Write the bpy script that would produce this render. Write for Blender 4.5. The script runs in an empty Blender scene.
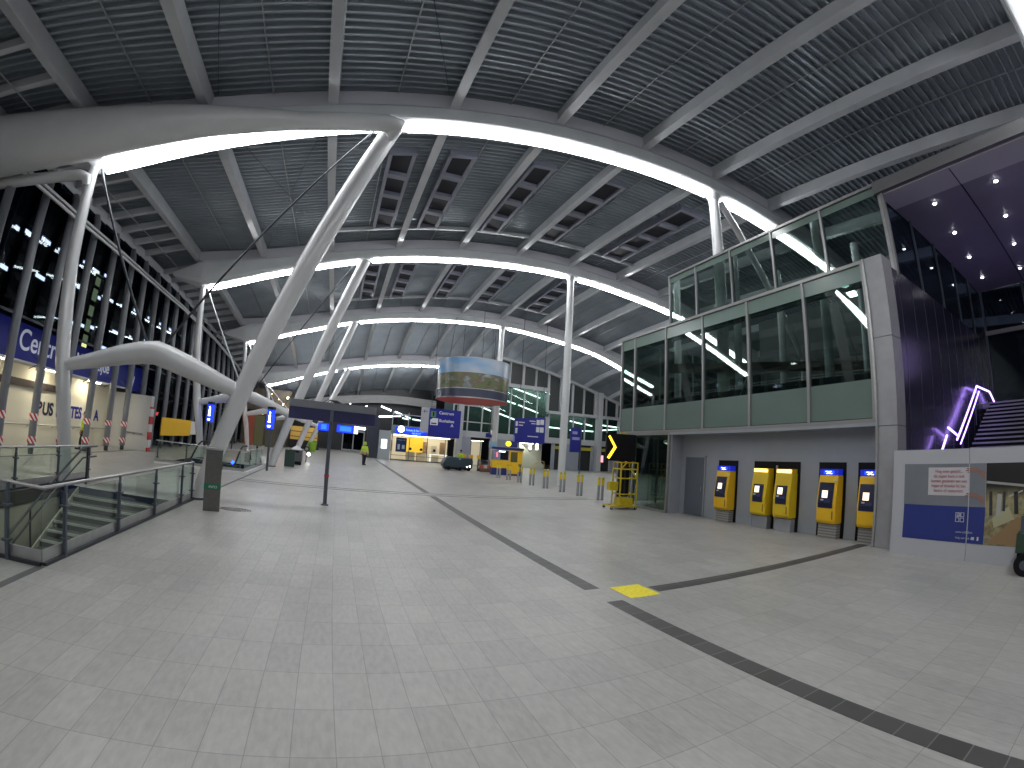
import bpy, bmesh, math, random
from mathutils import Vector, Matrix
random.seed(7)
S = bpy.context.scene
COL = S.collection
PI = math.pi

# ------------------------------------------------------------------ camera
H = 2.12
cd = bpy.data.cameras.new('camera'); cam = bpy.data.objects.new('camera', cd); COL.objects.link(cam)
cam.matrix_world = Matrix(((0.92801471, -0.11523805, -0.35427233, 0),
                           (-0.36641429, -0.11054831, -0.92386127, 0),
                           (0.06729977, 0.98716729, -0.14481533, H), (0, 0, 0, 1)))
Q = Matrix(((0.92801471, -0.11523805, -0.35427233), (-0.36641429, -0.11054831, -0.92386127),
            (0.06729977, 0.98716729, -0.14481533))).to_quaternion()
cam.rotation_mode = 'QUATERNION'; cam.rotation_quaternion = Q; cam.location = (0, 0, H)
cd.type = 'PANO'
cd.panorama_type = 'FISHEYE_LENS_POLYNOMIAL'
cd.sensor_fit = 'HORIZONTAL'; cd.sensor_width = 36.0; cd.sensor_height = 27.0
cd.clip_start = 0.05; cd.clip_end = 400
F = 453.0025 * 36.0 / 1024.0
A1, A2 = -0.0591, 0.0112
cd.fisheye_fov = math.radians(200)
cd.fisheye_polynomial_k0 = 0.0
cd.fisheye_polynomial_k1 = -1.0 / F
cd.fisheye_polynomial_k2 = 0.0
cd.fisheye_polynomial_k3 = -A1 / F ** 3
cd.fisheye_polynomial_k4 = -A2 / F ** 4
S.camera = cam

# ------------------------------------------------------------------ light and exposure
w = bpy.data.worlds.new('night'); S.world = w; w.use_nodes = True
w.node_tree.nodes['Background'].inputs[0].default_value = (0.012, 0.018, 0.045, 1)
w.node_tree.nodes['Background'].inputs[1].default_value = 0.35
S.view_settings.view_transform = 'Standard'; S.view_settings.look = 'None'
S.view_settings.gamma = 1.0; S.view_settings.use_curve_mapping = False
S.view_settings.exposure = 0.0
ARCH_LIGHT = 27.0
S.cycles.use_denoising = True
S.cycles.max_bounces = 8; S.cycles.diffuse_bounces = 3; S.cycles.glossy_bounces = 4
S.cycles.transmission_bounces = 6; S.cycles.transparent_max_bounces = 16
S.cycles.sample_clamp_indirect = 6.0
S.cycles.caustics_reflective = False; S.cycles.caustics_refractive = False

# ------------------------------------------------------------------ materials
MATS = {}
def mat(name, col, rough=0.5, metal=0.0, noise=0.0, nscale=3.0, bump=0.0, spec=0.5):
    if name in MATS: return MATS[name]
    m = bpy.data.materials.new(name); m.use_nodes = True; MATS[name] = m
    nt = m.node_tree; b = nt.nodes['Principled BSDF']
    b.inputs['Base Color'].default_value = (*col, 1); b.inputs['Roughness'].default_value = rough
    b.inputs['Metallic'].default_value = metal; b.inputs['Specular IOR Level'].default_value = spec
    if noise or bump:
        tc = nt.nodes.new('ShaderNodeTexCoord'); n = nt.nodes.new('ShaderNodeTexNoise')
        n.inputs['Scale'].default_value = nscale; n.inputs['Detail'].default_value = 5
        nt.links.new(tc.outputs['Object'], n.inputs['Vector'])
        if noise:
            r = nt.nodes.new('ShaderNodeValToRGB')
            r.color_ramp.elements[0].position = 0.3; r.color_ramp.elements[1].position = 0.7
            r.color_ramp.elements[0].color = (*[c * (1 - noise) for c in col], 1)
            r.color_ramp.elements[1].color = (*[min(1, c * (1 + noise)) for c in col], 1)
            nt.links.new(n.outputs['Fac'], r.inputs[0]); nt.links.new(r.outputs[0], b.inputs['Base Color'])
        if bump:
            bp = nt.nodes.new('ShaderNodeBump'); bp.inputs['Strength'].default_value = bump
            nt.links.new(n.outputs['Fac'], bp.inputs['Height']); nt.links.new(bp.outputs[0], b.inputs['Normal'])
    return m
def emit(name, col, st):
    if name in MATS: return MATS[name]
    m = bpy.data.materials.new(name); m.use_nodes = True; MATS[name] = m
    b = m.node_tree.nodes['Principled BSDF']
    b.inputs['Base Color'].default_value = (*[c * 0.5 for c in col], 1)
    b.inputs['Emission Color'].default_value = (*col, 1); b.inputs['Emission Strength'].default_value = st
    return m
def glass(name, tint, refl=0.06, graze=0.6):
    if name in MATS: return MATS[name]
    m = bpy.data.materials.new(name); m.use_nodes = True; MATS[name] = m
    nt = m.node_tree; nt.nodes.clear()
    o = nt.nodes.new('ShaderNodeOutputMaterial'); t = nt.nodes.new('ShaderNodeBsdfTransparent')
    t.inputs[0].default_value = (*tint, 1)
    g = nt.nodes.new('ShaderNodeBsdfGlossy'); g.inputs['Roughness'].default_value = 0.015
    g.inputs[0].default_value = (0.85, 0.95, 0.92, 1)
    f = nt.nodes.new('ShaderNodeLayerWeight'); f.inputs[0].default_value = 0.5
    pw = nt.nodes.new('ShaderNodeMath'); pw.operation = 'POWER'; pw.inputs[1].default_value = 4.0; nt.links.new(f.outputs['Facing'], pw.inputs[0])
    a = nt.nodes.new('ShaderNodeMath'); a.operation = 'MULTIPLY_ADD'; a.inputs[1].default_value = graze; a.inputs[2].default_value = refl; a.use_clamp = True
    mx = nt.nodes.new('ShaderNodeMixShader')
    nt.links.new(pw.outputs[0], a.inputs[0]); nt.links.new(a.outputs[0], mx.inputs[0])
    nt.links.new(t.outputs[0], mx.inputs[1]); nt.links.new(g.outputs[0], mx.inputs[2]); nt.links.new(mx.outputs[0], o.inputs[0])
    return m

STEEL = mat('painted_steel', (0.68, 0.70, 0.72), 0.25, 0, 0.05, 1.2)
STEEL_L = mat('light_painted_steel', (0.68, 0.69, 0.70), 0.2, 0, 0.04, 1.2)
PURL = mat('purlin_paint', (0.55, 0.57, 0.60), 0.2, 0, 0.06, 1.0)
DECK = mat('roof_deck_metal', (0.40, 0.45, 0.50), 0.27, 0.3, 0.10, 0.6)
DKST = mat('dark_steel', (0.045, 0.05, 0.058), 0.4, 0.5)
GRST = mat('grey_post_steel', (0.085, 0.10, 0.125), 0.4, 0.3)
BRUSH = mat('brushed_steel', (0.42, 0.42, 0.42), 0.35, 0.7, 0.08, 8)
PIER = mat('stone_grey_cladding', (0.33, 0.33, 0.345), 0.45, 0.3, 0.07, 3)
GREYW = mat('grey_wall_panel', (0.30, 0.32, 0.35), 0.6, 0, 0.03, 2)
BLACK = mat('black_plastic', (0.008, 0.008, 0.010), 0.5, spec=0.15)
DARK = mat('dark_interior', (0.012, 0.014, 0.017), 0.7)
YEL = mat('machine_yellow', (0.80, 0.47, 0.01), 0.4)
YEL2 = mat('frame_yellow', (0.55, 0.43, 0.01), 0.45, 0, 0.1, 9)
SBLUE = mat('sign_blue', (0.008, 0.012, 0.20), 0.5)
NAVY = mat('navy_panel', (0.006, 0.008, 0.045), 0.35)
WHITE = mat('white_paint', (0.72, 0.72, 0.72), 0.5)
RED = mat('red_paint', (0.5, 0.02, 0.02), 0.5)
GLS = glass('clear_rail_glass', (0.88, 0.93, 0.90), 0.03)
GLB = glass('green_block_glass', (0.56, 0.635, 0.61), 0.06)
GLD = glass('dark_facade_glass', (0.30, 0.34, 0.42), 0.02, 0.2)
GRNP = mat('green_spandrel', (0.145, 0.195, 0.175), 0.15, 0, 0.05, 1)
PGRN = mat('pale_green_spandrel', (0.20, 0.27, 0.245), 0.2)
EL = emit('arch_lamp_diffuser', (0.97, 0.985, 1.0), ARCH_LIGHT)
EWIN = emit('cool_lamp', (0.9, 0.95, 1.0), 6.0)
EWARM = emit('warm_lamp', (1.0, 0.82, 0.5), 4.0)

def floor_material():
    m = bpy.data.materials.new('stone_tile_floor'); m.use_nodes = True
    nt = m.node_tree; N = nt.nodes; L = nt.links; b = N['Principled BSDF']
    geo = N.new('ShaderNodeNewGeometry'); sep = N.new('ShaderNodeSeparateXYZ'); L.new(geo.outputs['Position'], sep.inputs[0])
    def mth(op, a, bb=None, c=None):
        n = N.new('ShaderNodeMath'); n.operation = op
        for i, v in enumerate((a, bb, c)):
            if v is None: continue
            if isinstance(v, (int, float)): n.inputs[i].default_value = v
            else: L.new(v, n.inputs[i])
        return n.outputs[0]
    px_, py_ = 0.2998, 0.6005
    u = mth('DIVIDE', mth('SUBTRACT', sep.outputs[0], 0.015), px_)
    v = mth('DIVIDE', mth('SUBTRACT', sep.outputs[1], 2.720), py_)
    fu, fv = mth('FLOOR', u), mth('FLOOR', v)
    du = mth('MULTIPLY', mth('ABSOLUTE', mth('SUBTRACT', mth('FRACT', u), 0.5)), 1.0)
    dv = mth('MULTIPLY', mth('ABSOLUTE', mth('SUBTRACT', mth('FRACT', v), 0.5)), 1.0)
    ju = mth('GREATER_THAN', du, 0.5 - 0.0035 / px_)
    jv = mth('GREATER_THAN', dv, 0.5 - 0.004 / py_)
    joint = mth('MINIMUM', mth('ADD', ju, jv), 1.0)
    cmb = N.new('ShaderNodeCombineXYZ'); L.new(fu, cmb.inputs[0]); L.new(fv, cmb.inputs[1])
    wn = N.new('ShaderNodeTexWhiteNoise'); wn.noise_dimensions = '3D'; L.new(cmb.outputs[0], wn.inputs[0])
    n1 = N.new('ShaderNodeTexNoise'); n1.inputs['Scale'].default_value = 0.5; n1.inputs['Detail'].default_value = 6
    n2 = N.new('ShaderNodeTexNoise'); n2.inputs['Scale'].default_value = 9; n2.inputs['Detail'].default_value = 6
    mp = N.new('ShaderNodeMapping'); mp.inputs['Scale'].default_value = (2.2, 0.7, 1); L.new(geo.outputs['Position'], mp.inputs[0])
    L.new(geo.outputs['Position'], n1.inputs[0]); L.new(mp.outputs[0], n2.inputs[0])
    f = mth('ADD', mth('ADD', 0.09, mth('MULTIPLY', wn.outputs[0], 0.14)), mth('ADD', mth('MULTIPLY', n1.outputs['Fac'], 0.45), mth('MULTIPLY', n2.outputs['Fac'], 0.45)))
    r = N.new('ShaderNodeValToRGB'); L.new(f, r.inputs[0])
    r.color_ramp.elements[0].position = 0.3; r.color_ramp.elements[1].position = 0.85
    r.color_ramp.elements[0].color = (0.235, 0.232, 0.218, 1); r.color_ramp.elements[1].color = (0.43, 0.42, 0.395, 1)
    mx = N.new('ShaderNodeMixRGB'); mx.blend_type = 'MULTIPLY'; L.new(joint, mx.inputs[0]); L.new(r.outputs[0], mx.inputs[1])
    mx.inputs[2].default_value = (0.68, 0.68, 0.68, 1); L.new(mx.outputs[0], b.inputs['Base Color'])
    rr = mth('ADD', 0.33, mth('MULTIPLY', n1.outputs['Fac'], 0.12)); L.new(rr, b.inputs['Roughness'])
    b.inputs['Specular IOR Level'].default_value = 0.45
    return m
FLOOR = floor_material()

def strip_material():
    m = bpy.data.materials.new('ribbed_guide_tile'); m.use_nodes = True
    nt = m.node_tree; N = nt.nodes; L = nt.links; b = N['Principled BSDF']
    geo = N.new('ShaderNodeNewGeometry'); mp = N.new('ShaderNodeMapping'); mp.inputs['Scale'].default_value = (1, 1, 1)
    L.new(geo.outputs['Position'], mp.inputs[0])
    br = N.new('ShaderNodeTexBrick'); L.new(mp.outputs[0], br.inputs[0])
    br.offset = 0; br.inputs['Scale'].default_value = 1; br.inputs['Brick Width'].default_value = 0.6; br.inputs['Row Height'].default_value = 0.3
    br.inputs['Mortar Size'].default_value = 0.006
    br.inputs['Color1'].default_value = (0.052, 0.050, 0.048, 1); br.inputs['Color2'].default_value = (0.07, 0.067, 0.064, 1)
    br.inputs['Mortar'].default_value = (0.16, 0.16, 0.15, 1)
    L.new(br.outputs[0], b.inputs['Base Color']); b.inputs['Roughness'].default_value = 0.5
    return m
STRIP = strip_material()
YPAD = mat('yellow_guide_tile', (0.85, 0.72, 0.02), 0.5, 0, 0.15, 22)

def striped(name, c1, c2, scale, rot, bd='X'):
    m = bpy.data.materials.new(name); m.use_nodes = True
    nt = m.node_tree; N = nt.nodes; L = nt.links; b = N['Principled BSDF']
    tc = N.new('ShaderNodeTexCoord'); mp = N.new('ShaderNodeMapping'); mp.inputs['Rotation'].default_value = rot
    wv = N.new('ShaderNodeTexWave'); wv.inputs['Scale'].default_value = scale; wv.bands_direction = bd
    rp = N.new('ShaderNodeValToRGB'); rp.color_ramp.interpolation = 'CONSTANT'
    rp.color_ramp.elements[0].color = (*c1, 1); rp.color_ramp.elements[1].color = (*c2, 1); rp.color_ramp.elements[1].position = 0.5
    L.new(tc.outputs['Object'], mp.inputs[0]); L.new(mp.outputs[0], wv.inputs[0]); L.new(wv.outputs['Fac'], rp.inputs[0])
    L.new(rp.outputs[0], b.inputs['Base Color'])
    return m
REDW = striped('red_white_hazard_tape', (0.55, 0.03, 0.03), (0.75, 0.75, 0.75), 2.6, (0, 0, 0), 'DIAGONAL')
REDB = striped('red_white_edge_blocks', (0.55, 0.03, 0.03), (0.7, 0.7, 0.7), 0.36, (0, PI / 2, 0))

# ------------------------------------------------------------------ mesh builder
class MB:
    def __init__(s): s.v = []; s.f = []; s.sm = []; s.mi = []; s.m = 0
    def add(s, vs, fs, smooth=False):
        o = len(s.v); s.v += [tuple(p) for p in vs]
        for f in fs: s.f.append(tuple(i + o for i in f)); s.sm.append(smooth); s.mi.append(s.m)
        return s
    def box(s, x0, x1, y0, y1, z0, z1):
        if x0 > x1: x0, x1 = x1, x0
        if y0 > y1: y0, y1 = y1, y0
        if z0 > z1: z0, z1 = z1, z0
        v = [(x, y, z) for z in (z0, z1) for y in (y0, y1) for x in (x0, x1)]
        return s.add(v, [(0, 2, 3, 1), (4, 5, 7, 6), (0, 1, 5, 4), (2, 6, 7, 3), (0, 4, 6, 2), (1, 3, 7, 5)])
    def bar(s, p, q, wd, ht, up=(0, 0, 1)):
        p, q = Vector(p), Vector(q); d = (q - p).normalized(); u = Vector(up)
        r = d.cross(u)
        if r.length < 1e-4: r = d.cross(Vector((1, 0, 0)))
        r.normalize(); u = r.cross(d).normalized()
        v = []
        for c in (p, q):
            for a, b in ((-1, -1), (1, -1), (1, 1), (-1, 1)): v.append(c + r * a * wd / 2 + u * b * ht / 2)
        return s.add(v, [(0, 1, 2, 3), (7, 6, 5, 4), (0, 4, 5, 1), (1, 5, 6, 2), (2, 6, 7, 3), (3, 7, 4, 0)])
    def tube(s, pts, rad, n=14, caps=True):
        pts = [Vector(p) for p in pts]
        if isinstance(rad, (int, float)): rad = [rad] * len(pts)
        rings = []; ref = None
        for i, p in enumerate(pts):
            a = pts[max(i - 1, 0)]; b = pts[min(i + 1, len(pts) - 1)]
            d = (b - a).normalized()
            if ref is None:
                ref = d.cross(Vector((0, 0, 1)))
                if ref.length < 0.1: ref = d.cross(Vector((0, 1, 0)))
            ref = (ref - d * ref.dot(d)).normalized(); o = d.cross(ref)
            rings.append([p + (ref * math.cos(2 * PI * k / n) + o * math.sin(2 * PI * k / n)) * rad[i] for k in range(n)])
        v = [q for r in rings for q in r]; f = []
        for i in range(len(pts) - 1):
            for k in range(n):
                f.append((i * n + k, i * n + (k + 1) % n, (i + 1) * n + (k + 1) % n, (i + 1) * n + k))
        s.add(v, f, True)
        if caps:
            s.add(rings[0], [tuple(reversed(range(n)))]); s.add(rings[-1], [tuple(range(n))])
        return s
    def lathe(s, prof, cx=0, cy=0, n=24):
        v = []; f = []
        for r, z in prof:
            for k in range(n): v.append((cx + r * math.cos(2 * PI * k / n), cy + r * math.sin(2 * PI * k / n), z))
        for i in range(len(prof) - 1):
            for k in range(n): f.append((i * n + k, i * n + (k + 1) % n, (i + 1) * n + (k + 1) % n, (i + 1) * n + k))
        s.add(v, f, True); m = len(prof)
        s.add(v[:n], [tuple(reversed(range(n)))]); s.add(v[(m - 1) * n:], [tuple(range(n))])
        return s
    def prism(s, poly, axis, a, b):
        """poly in the two other axes (cyclic order), extruded along axis 0/1/2 from a to b"""
        def P(u, v, t): return {0: (t, u, v), 1: (u, t, v), 2: (u, v, t)}[axis]
        n = len(poly)
        v = [P(u, w_, a) for u, w_ in poly] + [P(u, w_, b) for u, w_ in poly]
        f = [tuple(range(n)), tuple(reversed(range(n, 2 * n)))] + [(i, n + i, n + (i + 1) % n, (i + 1) % n) for i in range(n)]
        return s.add(v, f)
    def ball(s, c, r, n=12, sz=1.0):
        pr = [(max(1e-3, r * math.sin(PI * i / n)), c[2] - r * sz * math.cos(PI * i / n)) for i in range(n + 1)]
        return s.lathe(pr, c[0], c[1], n * 2)
    def build(s, name, m, parent=None, label=None):
        me = bpy.data.meshes.new(name); me.from_pydata(s.v, [], s.f)
        for mm in (m if isinstance(m, (list, tuple)) else [m]): me.materials.append(mm)
        me.polygons.foreach_set('use_smooth', s.sm); me.polygons.foreach_set('material_index', s.mi)
        me.update()
        bm = bmesh.new(); bm.from_mesh(me); bmesh.ops.recalc_face_normals(bm, faces=bm.faces); bm.to_mesh(me); bm.free()
        o = bpy.data.objects.new(name, me); COL.objects.link(o)
        if parent: o.parent = parent; 
        if parent and parent.type == 'EMPTY' and parent.get('_w'): pass
        if label: o['label'] = label
        return o

def split_build(mb, name, m, parent=None):
    # one object for each separate piece of the collected geometry
    key = {}; par = {}
    def find(a):
        while par[a] != a: par[a] = par[par[a]]; a = par[a]
        return a
    ids = []
    for p_ in mb.v:
        k = (round(p_[0], 4), round(p_[1], 4), round(p_[2], 4)); key.setdefault(k, len(key)); ids.append(key[k]); par.setdefault(key[k], key[k])
    for f in mb.f:
        for a in f[1:]: par[find(ids[a])] = find(ids[f[0]])
    groups = {}
    for i, f in enumerate(mb.f): groups.setdefault(find(ids[f[0]]), []).append(i)
    out = []
    for g in groups.values():
        n_ = MB(); mp_ = {}
        for i in g:
            for a in mb.f[i]:
                if a not in mp_: mp_[a] = len(n_.v); n_.v.append(mb.v[a])
            n_.f.append(tuple(mp_[a] for a in mb.f[i])); n_.sm.append(mb.sm[i]); n_.mi.append(mb.mi[i])
        out.append(n_.build(name, m, parent))
    return out
def tag(o, label, cat, group=None, kind=None):
    o['label'] = label; o['category'] = cat
    if group: o['group'] = group
    if kind: o['kind'] = kind
    return o
def thing(name, label, cat, loc=(0, 0, 0), rz=0, group=None, kind=None):
    o = bpy.data.objects.new(name, None); COL.objects.link(o); o.empty_display_size = 0.2
    o.location = loc; o.rotation_euler = (0, 0, rz)
    return tag(o, label, cat, group, kind)
def struct(name, mb, m, label, cat, parent=None):
    o = mb.build(name, m, parent); tag(o, label, cat, None, 'structure'); return o
def copy_tree(o, parent=None):
    c = o.copy(); COL.objects.link(c)
    if parent: c.parent = parent
    for ch in list(o.children): copy_tree(ch, c)
    return c
def text(name, body, size, m, parent, loc, rot, ext=0.004, align='LEFT', sx=1.0, bold=0.0):
    cu = bpy.data.curves.new(name, 'FONT'); cu.body = body; cu.size = size; cu.extrude = ext; cu.align_x = align; cu.offset = bold
    t = bpy.data.objects.new(name, cu); COL.objects.link(t)
    dg = bpy.context.evaluated_depsgraph_get(); dg.update()
    me = bpy.data.meshes.new_from_object(t.evaluated_get(dg)); bpy.data.objects.remove(t)
    me.materials.clear(); me.materials.append(m)
    o = bpy.data.objects.new(name, me); COL.objects.link(o)
    o.parent = parent; o.location = loc; o.rotation_euler = rot; o.scale = (sx, 1, 1)
    return o
FACE_MX = (PI / 2, 0, -PI / 2)      # lettering on a wall at +X, read when looking towards +X
FACE_PX = (PI / 2, 0, PI / 2)       # lettering on a wall at -X, read when looking towards -X
FACE_MY = (PI / 2, 0, 0)            # lettering read when looking towards +Y
_T = ['twenty', 'thirty', 'forty']
_O = ['', 'first', 'second', 'third', 'fourth', 'fifth', 'sixth', 'seventh', 'eighth', 'ninth']
ORD = ['first', 'second', 'third', 'fourth', 'fifth', 'sixth', 'seventh', 'eighth', 'ninth', 'tenth', 'eleventh', 'twelfth', 'thirteenth',
       'fourteenth', 'fifteenth', 'sixteenth', 'seventeenth', 'eighteenth', 'nineteenth', 'twentieth']
ORD += [('twenty-' if k < 30 else 'thirty-') + _O[k % 10] if k % 10 else {30: 'thirtieth', 40: 'fortieth'}[k] for k in range(21, 41)]

# ------------------------------------------------------------------ the roof shape
def interp(K, x):
    if x <= K[0][0]: i = 0
    elif x >= K[-1][0]: i = len(K) - 2
    else:
        i = 0
        while not (K[i][0] <= x <= K[i + 1][0]): i += 1
    x0, y0 = K[i]; x1, y1 = K[i + 1]; h = x1 - x0; t = (x - x0) / h
    def sl(j):
        if j <= 0: return (K[1][1] - K[0][1]) / (K[1][0] - K[0][0])
        if j >= len(K) - 1: return (K[-1][1] - K[-2][1]) / (K[-1][0] - K[-2][0])
        return (K[j + 1][1] - K[j - 1][1]) / (K[j + 1][0] - K[j - 1][0])
    if t < 0: return y0 + sl(i) * (x - x0)
    if t > 1: return y1 + sl(i + 1) * (x - x1)
    m0, m1 = sl(i) * h, sl(i + 1) * h
    return (2*t**3-3*t*t+1)*y0 + (t**3-2*t*t+t)*m0 + (-2*t**3+3*t*t)*y1 + (t**3-t*t)*m1
WAVE = [(-30, -4.6), (-15, -3.3), (-1, -1.5), (6, -0.75), (13, -0.19), (20, 0.15), (27, 0.3), (34, 0.2), (41, -0.2), (48, -0.9), (55, -2.4), (62, -3.6), (69, -4.9), (76, -6.5)]
TOP = [(-14, 10.2), (-10, 10.95), (-6, 11.65), (-2, 12.65), (2, 13.6), (6, 14.35), (10, 14.8), (14, 14.9), (18, 14.7), (22, 14.2), (26, 13.4), (30, 12.3), (36, 10.6)]
BOT = [(-14, 8.3), (-9.1, 9.35), (-4.8, 10.85), (0.4, 12.5), (5.2, 13.45), (10, 13.98), (14, 14.12), (18, 13.9), (24.6, 13.0), (30, 11.3), (36, 9.4)]
wave = lambda y: interp(WAVE, y)
ztop = lambda x: interp(TOP, x)
zbot = lambda x: interp(BOT, x)
XL, XR, YB, YF = -13.4, 36.0, -16.0, 70.0

# deck: corrugated sheet, ribs running across the hall
mb = MB(); xs = [XL + (XR - XL) * i / 48 for i in range(49)]; rows = []
p = 0.30; y = YB
while y < YF:
    rows += [(y, 0.0), (y + 0.07, 0.0), (y + 0.09, 0.17), (y + 0.28, 0.17)]; y += p
v = [(x, yy, ztop(x) + 0.60 + wave(yy) + dz) for yy, dz in rows for x in xs]
n = len(xs)
mb.add(v, [(j * n + i, j * n + i + 1, (j + 1) * n + i + 1, (j + 1) * n + i) for j in range(len(rows) - 1) for i in range(n - 1)])
struct('ceiling', mb, DECK, 'dark corrugated metal roof deck over the whole hall', 'ceiling')

# roof beams running along the hall
PX = [-10 + 4.0 * i for i in range(12)]
for i, x in enumerate(PX):
    mb = MB(); ys = [YB + (YF - YB) * k / 86 for k in range(87)]
    prof = [(-0.17, 0), (0.17, 0), (0.17, 0.05), (0.09, 0.05), (0.09, 0.6), (-0.09, 0.6), (-0.09, 0.05), (-0.17, 0.05)]
    v = [(x + a, yy, ztop(x) + wave(yy) + b) for yy in ys for a, b in prof]; m_ = len(prof)
    f = [(j * m_ + k, j * m_ + (k + 1) % m_, (j + 1) * m_ + (k + 1) % m_, (j + 1) * m_ + k) for j in range(86) for k in range(m_)]
    mb.add(v, f)
    o = mb.build('roof_beam', PURL)
    tag(o, 'long grey roof beam running down the hall, %s from the left glass side' % ORD[i], 'roof beam', 'lengthwise roof beams')
    # thin conduit halfway to the next beam
    if i < 11:
        xc = x + 2.0; mb = MB()
        mb.tube([(xc, yy, ztop(xc) + wave(yy) + 0.52) for yy in ys[::2]], 0.024, 6)
        o = mb.build('roof_conduit', mat('conduit_grey', (0.3, 0.31, 0.33), 0.4))
        tag(o, 'thin pale conduit under the roof deck, %s from the left glass side' % ORD[i], 'conduit', 'conduits between the roof beams')

mb = MB(); mb.tube([(-11.5, yy, 10.65 + wave(yy)) for yy in range(6, 60, 2)], 0.02, 6)
tag(mb.build('roof_conduit', mat('conduit_grey', (0.3, 0.31, 0.33), 0.4)), 'thin pale conduit crossing under the short eaves cross beams', 'conduit', 'conduits between the roof beams')
# cross beams between the outermost roof beam and the eaves beam
mb = MB(); ys = [YB + (YF - YB) * k / 60 for k in range(61)]
for k in range(60):
    mb.bar((-12.9, ys[k], 10.42 + wave(ys[k])), (-12.9, ys[k + 1], 10.42 + wave(ys[k + 1])), 0.28, 0.5)
tag(mb.build('eaves_beam', PURL), 'grey edge beam of the roof above the left glass side', 'roof beam')
k = 0; y = 7.16
while y < 58:
    if abs((y + 1) % 14) > 0.7 and abs((y + 1) % 14 - 14) > 0.7:
        mb = MB(); mb.bar((-12.75, y, 10.55 + wave(y)), (-10.17, y, ztop(-10) + 0.3 + wave(y)), 0.2, 0.3)
        tag(mb.build('eaves_cross_beam', PURL), 'short grey cross beam between the edge beam and first long beam, %s going away' % ORD[k], 'cross beam', 'short cross beams along the eaves')
        k += 1
    y += 1.63

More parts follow.
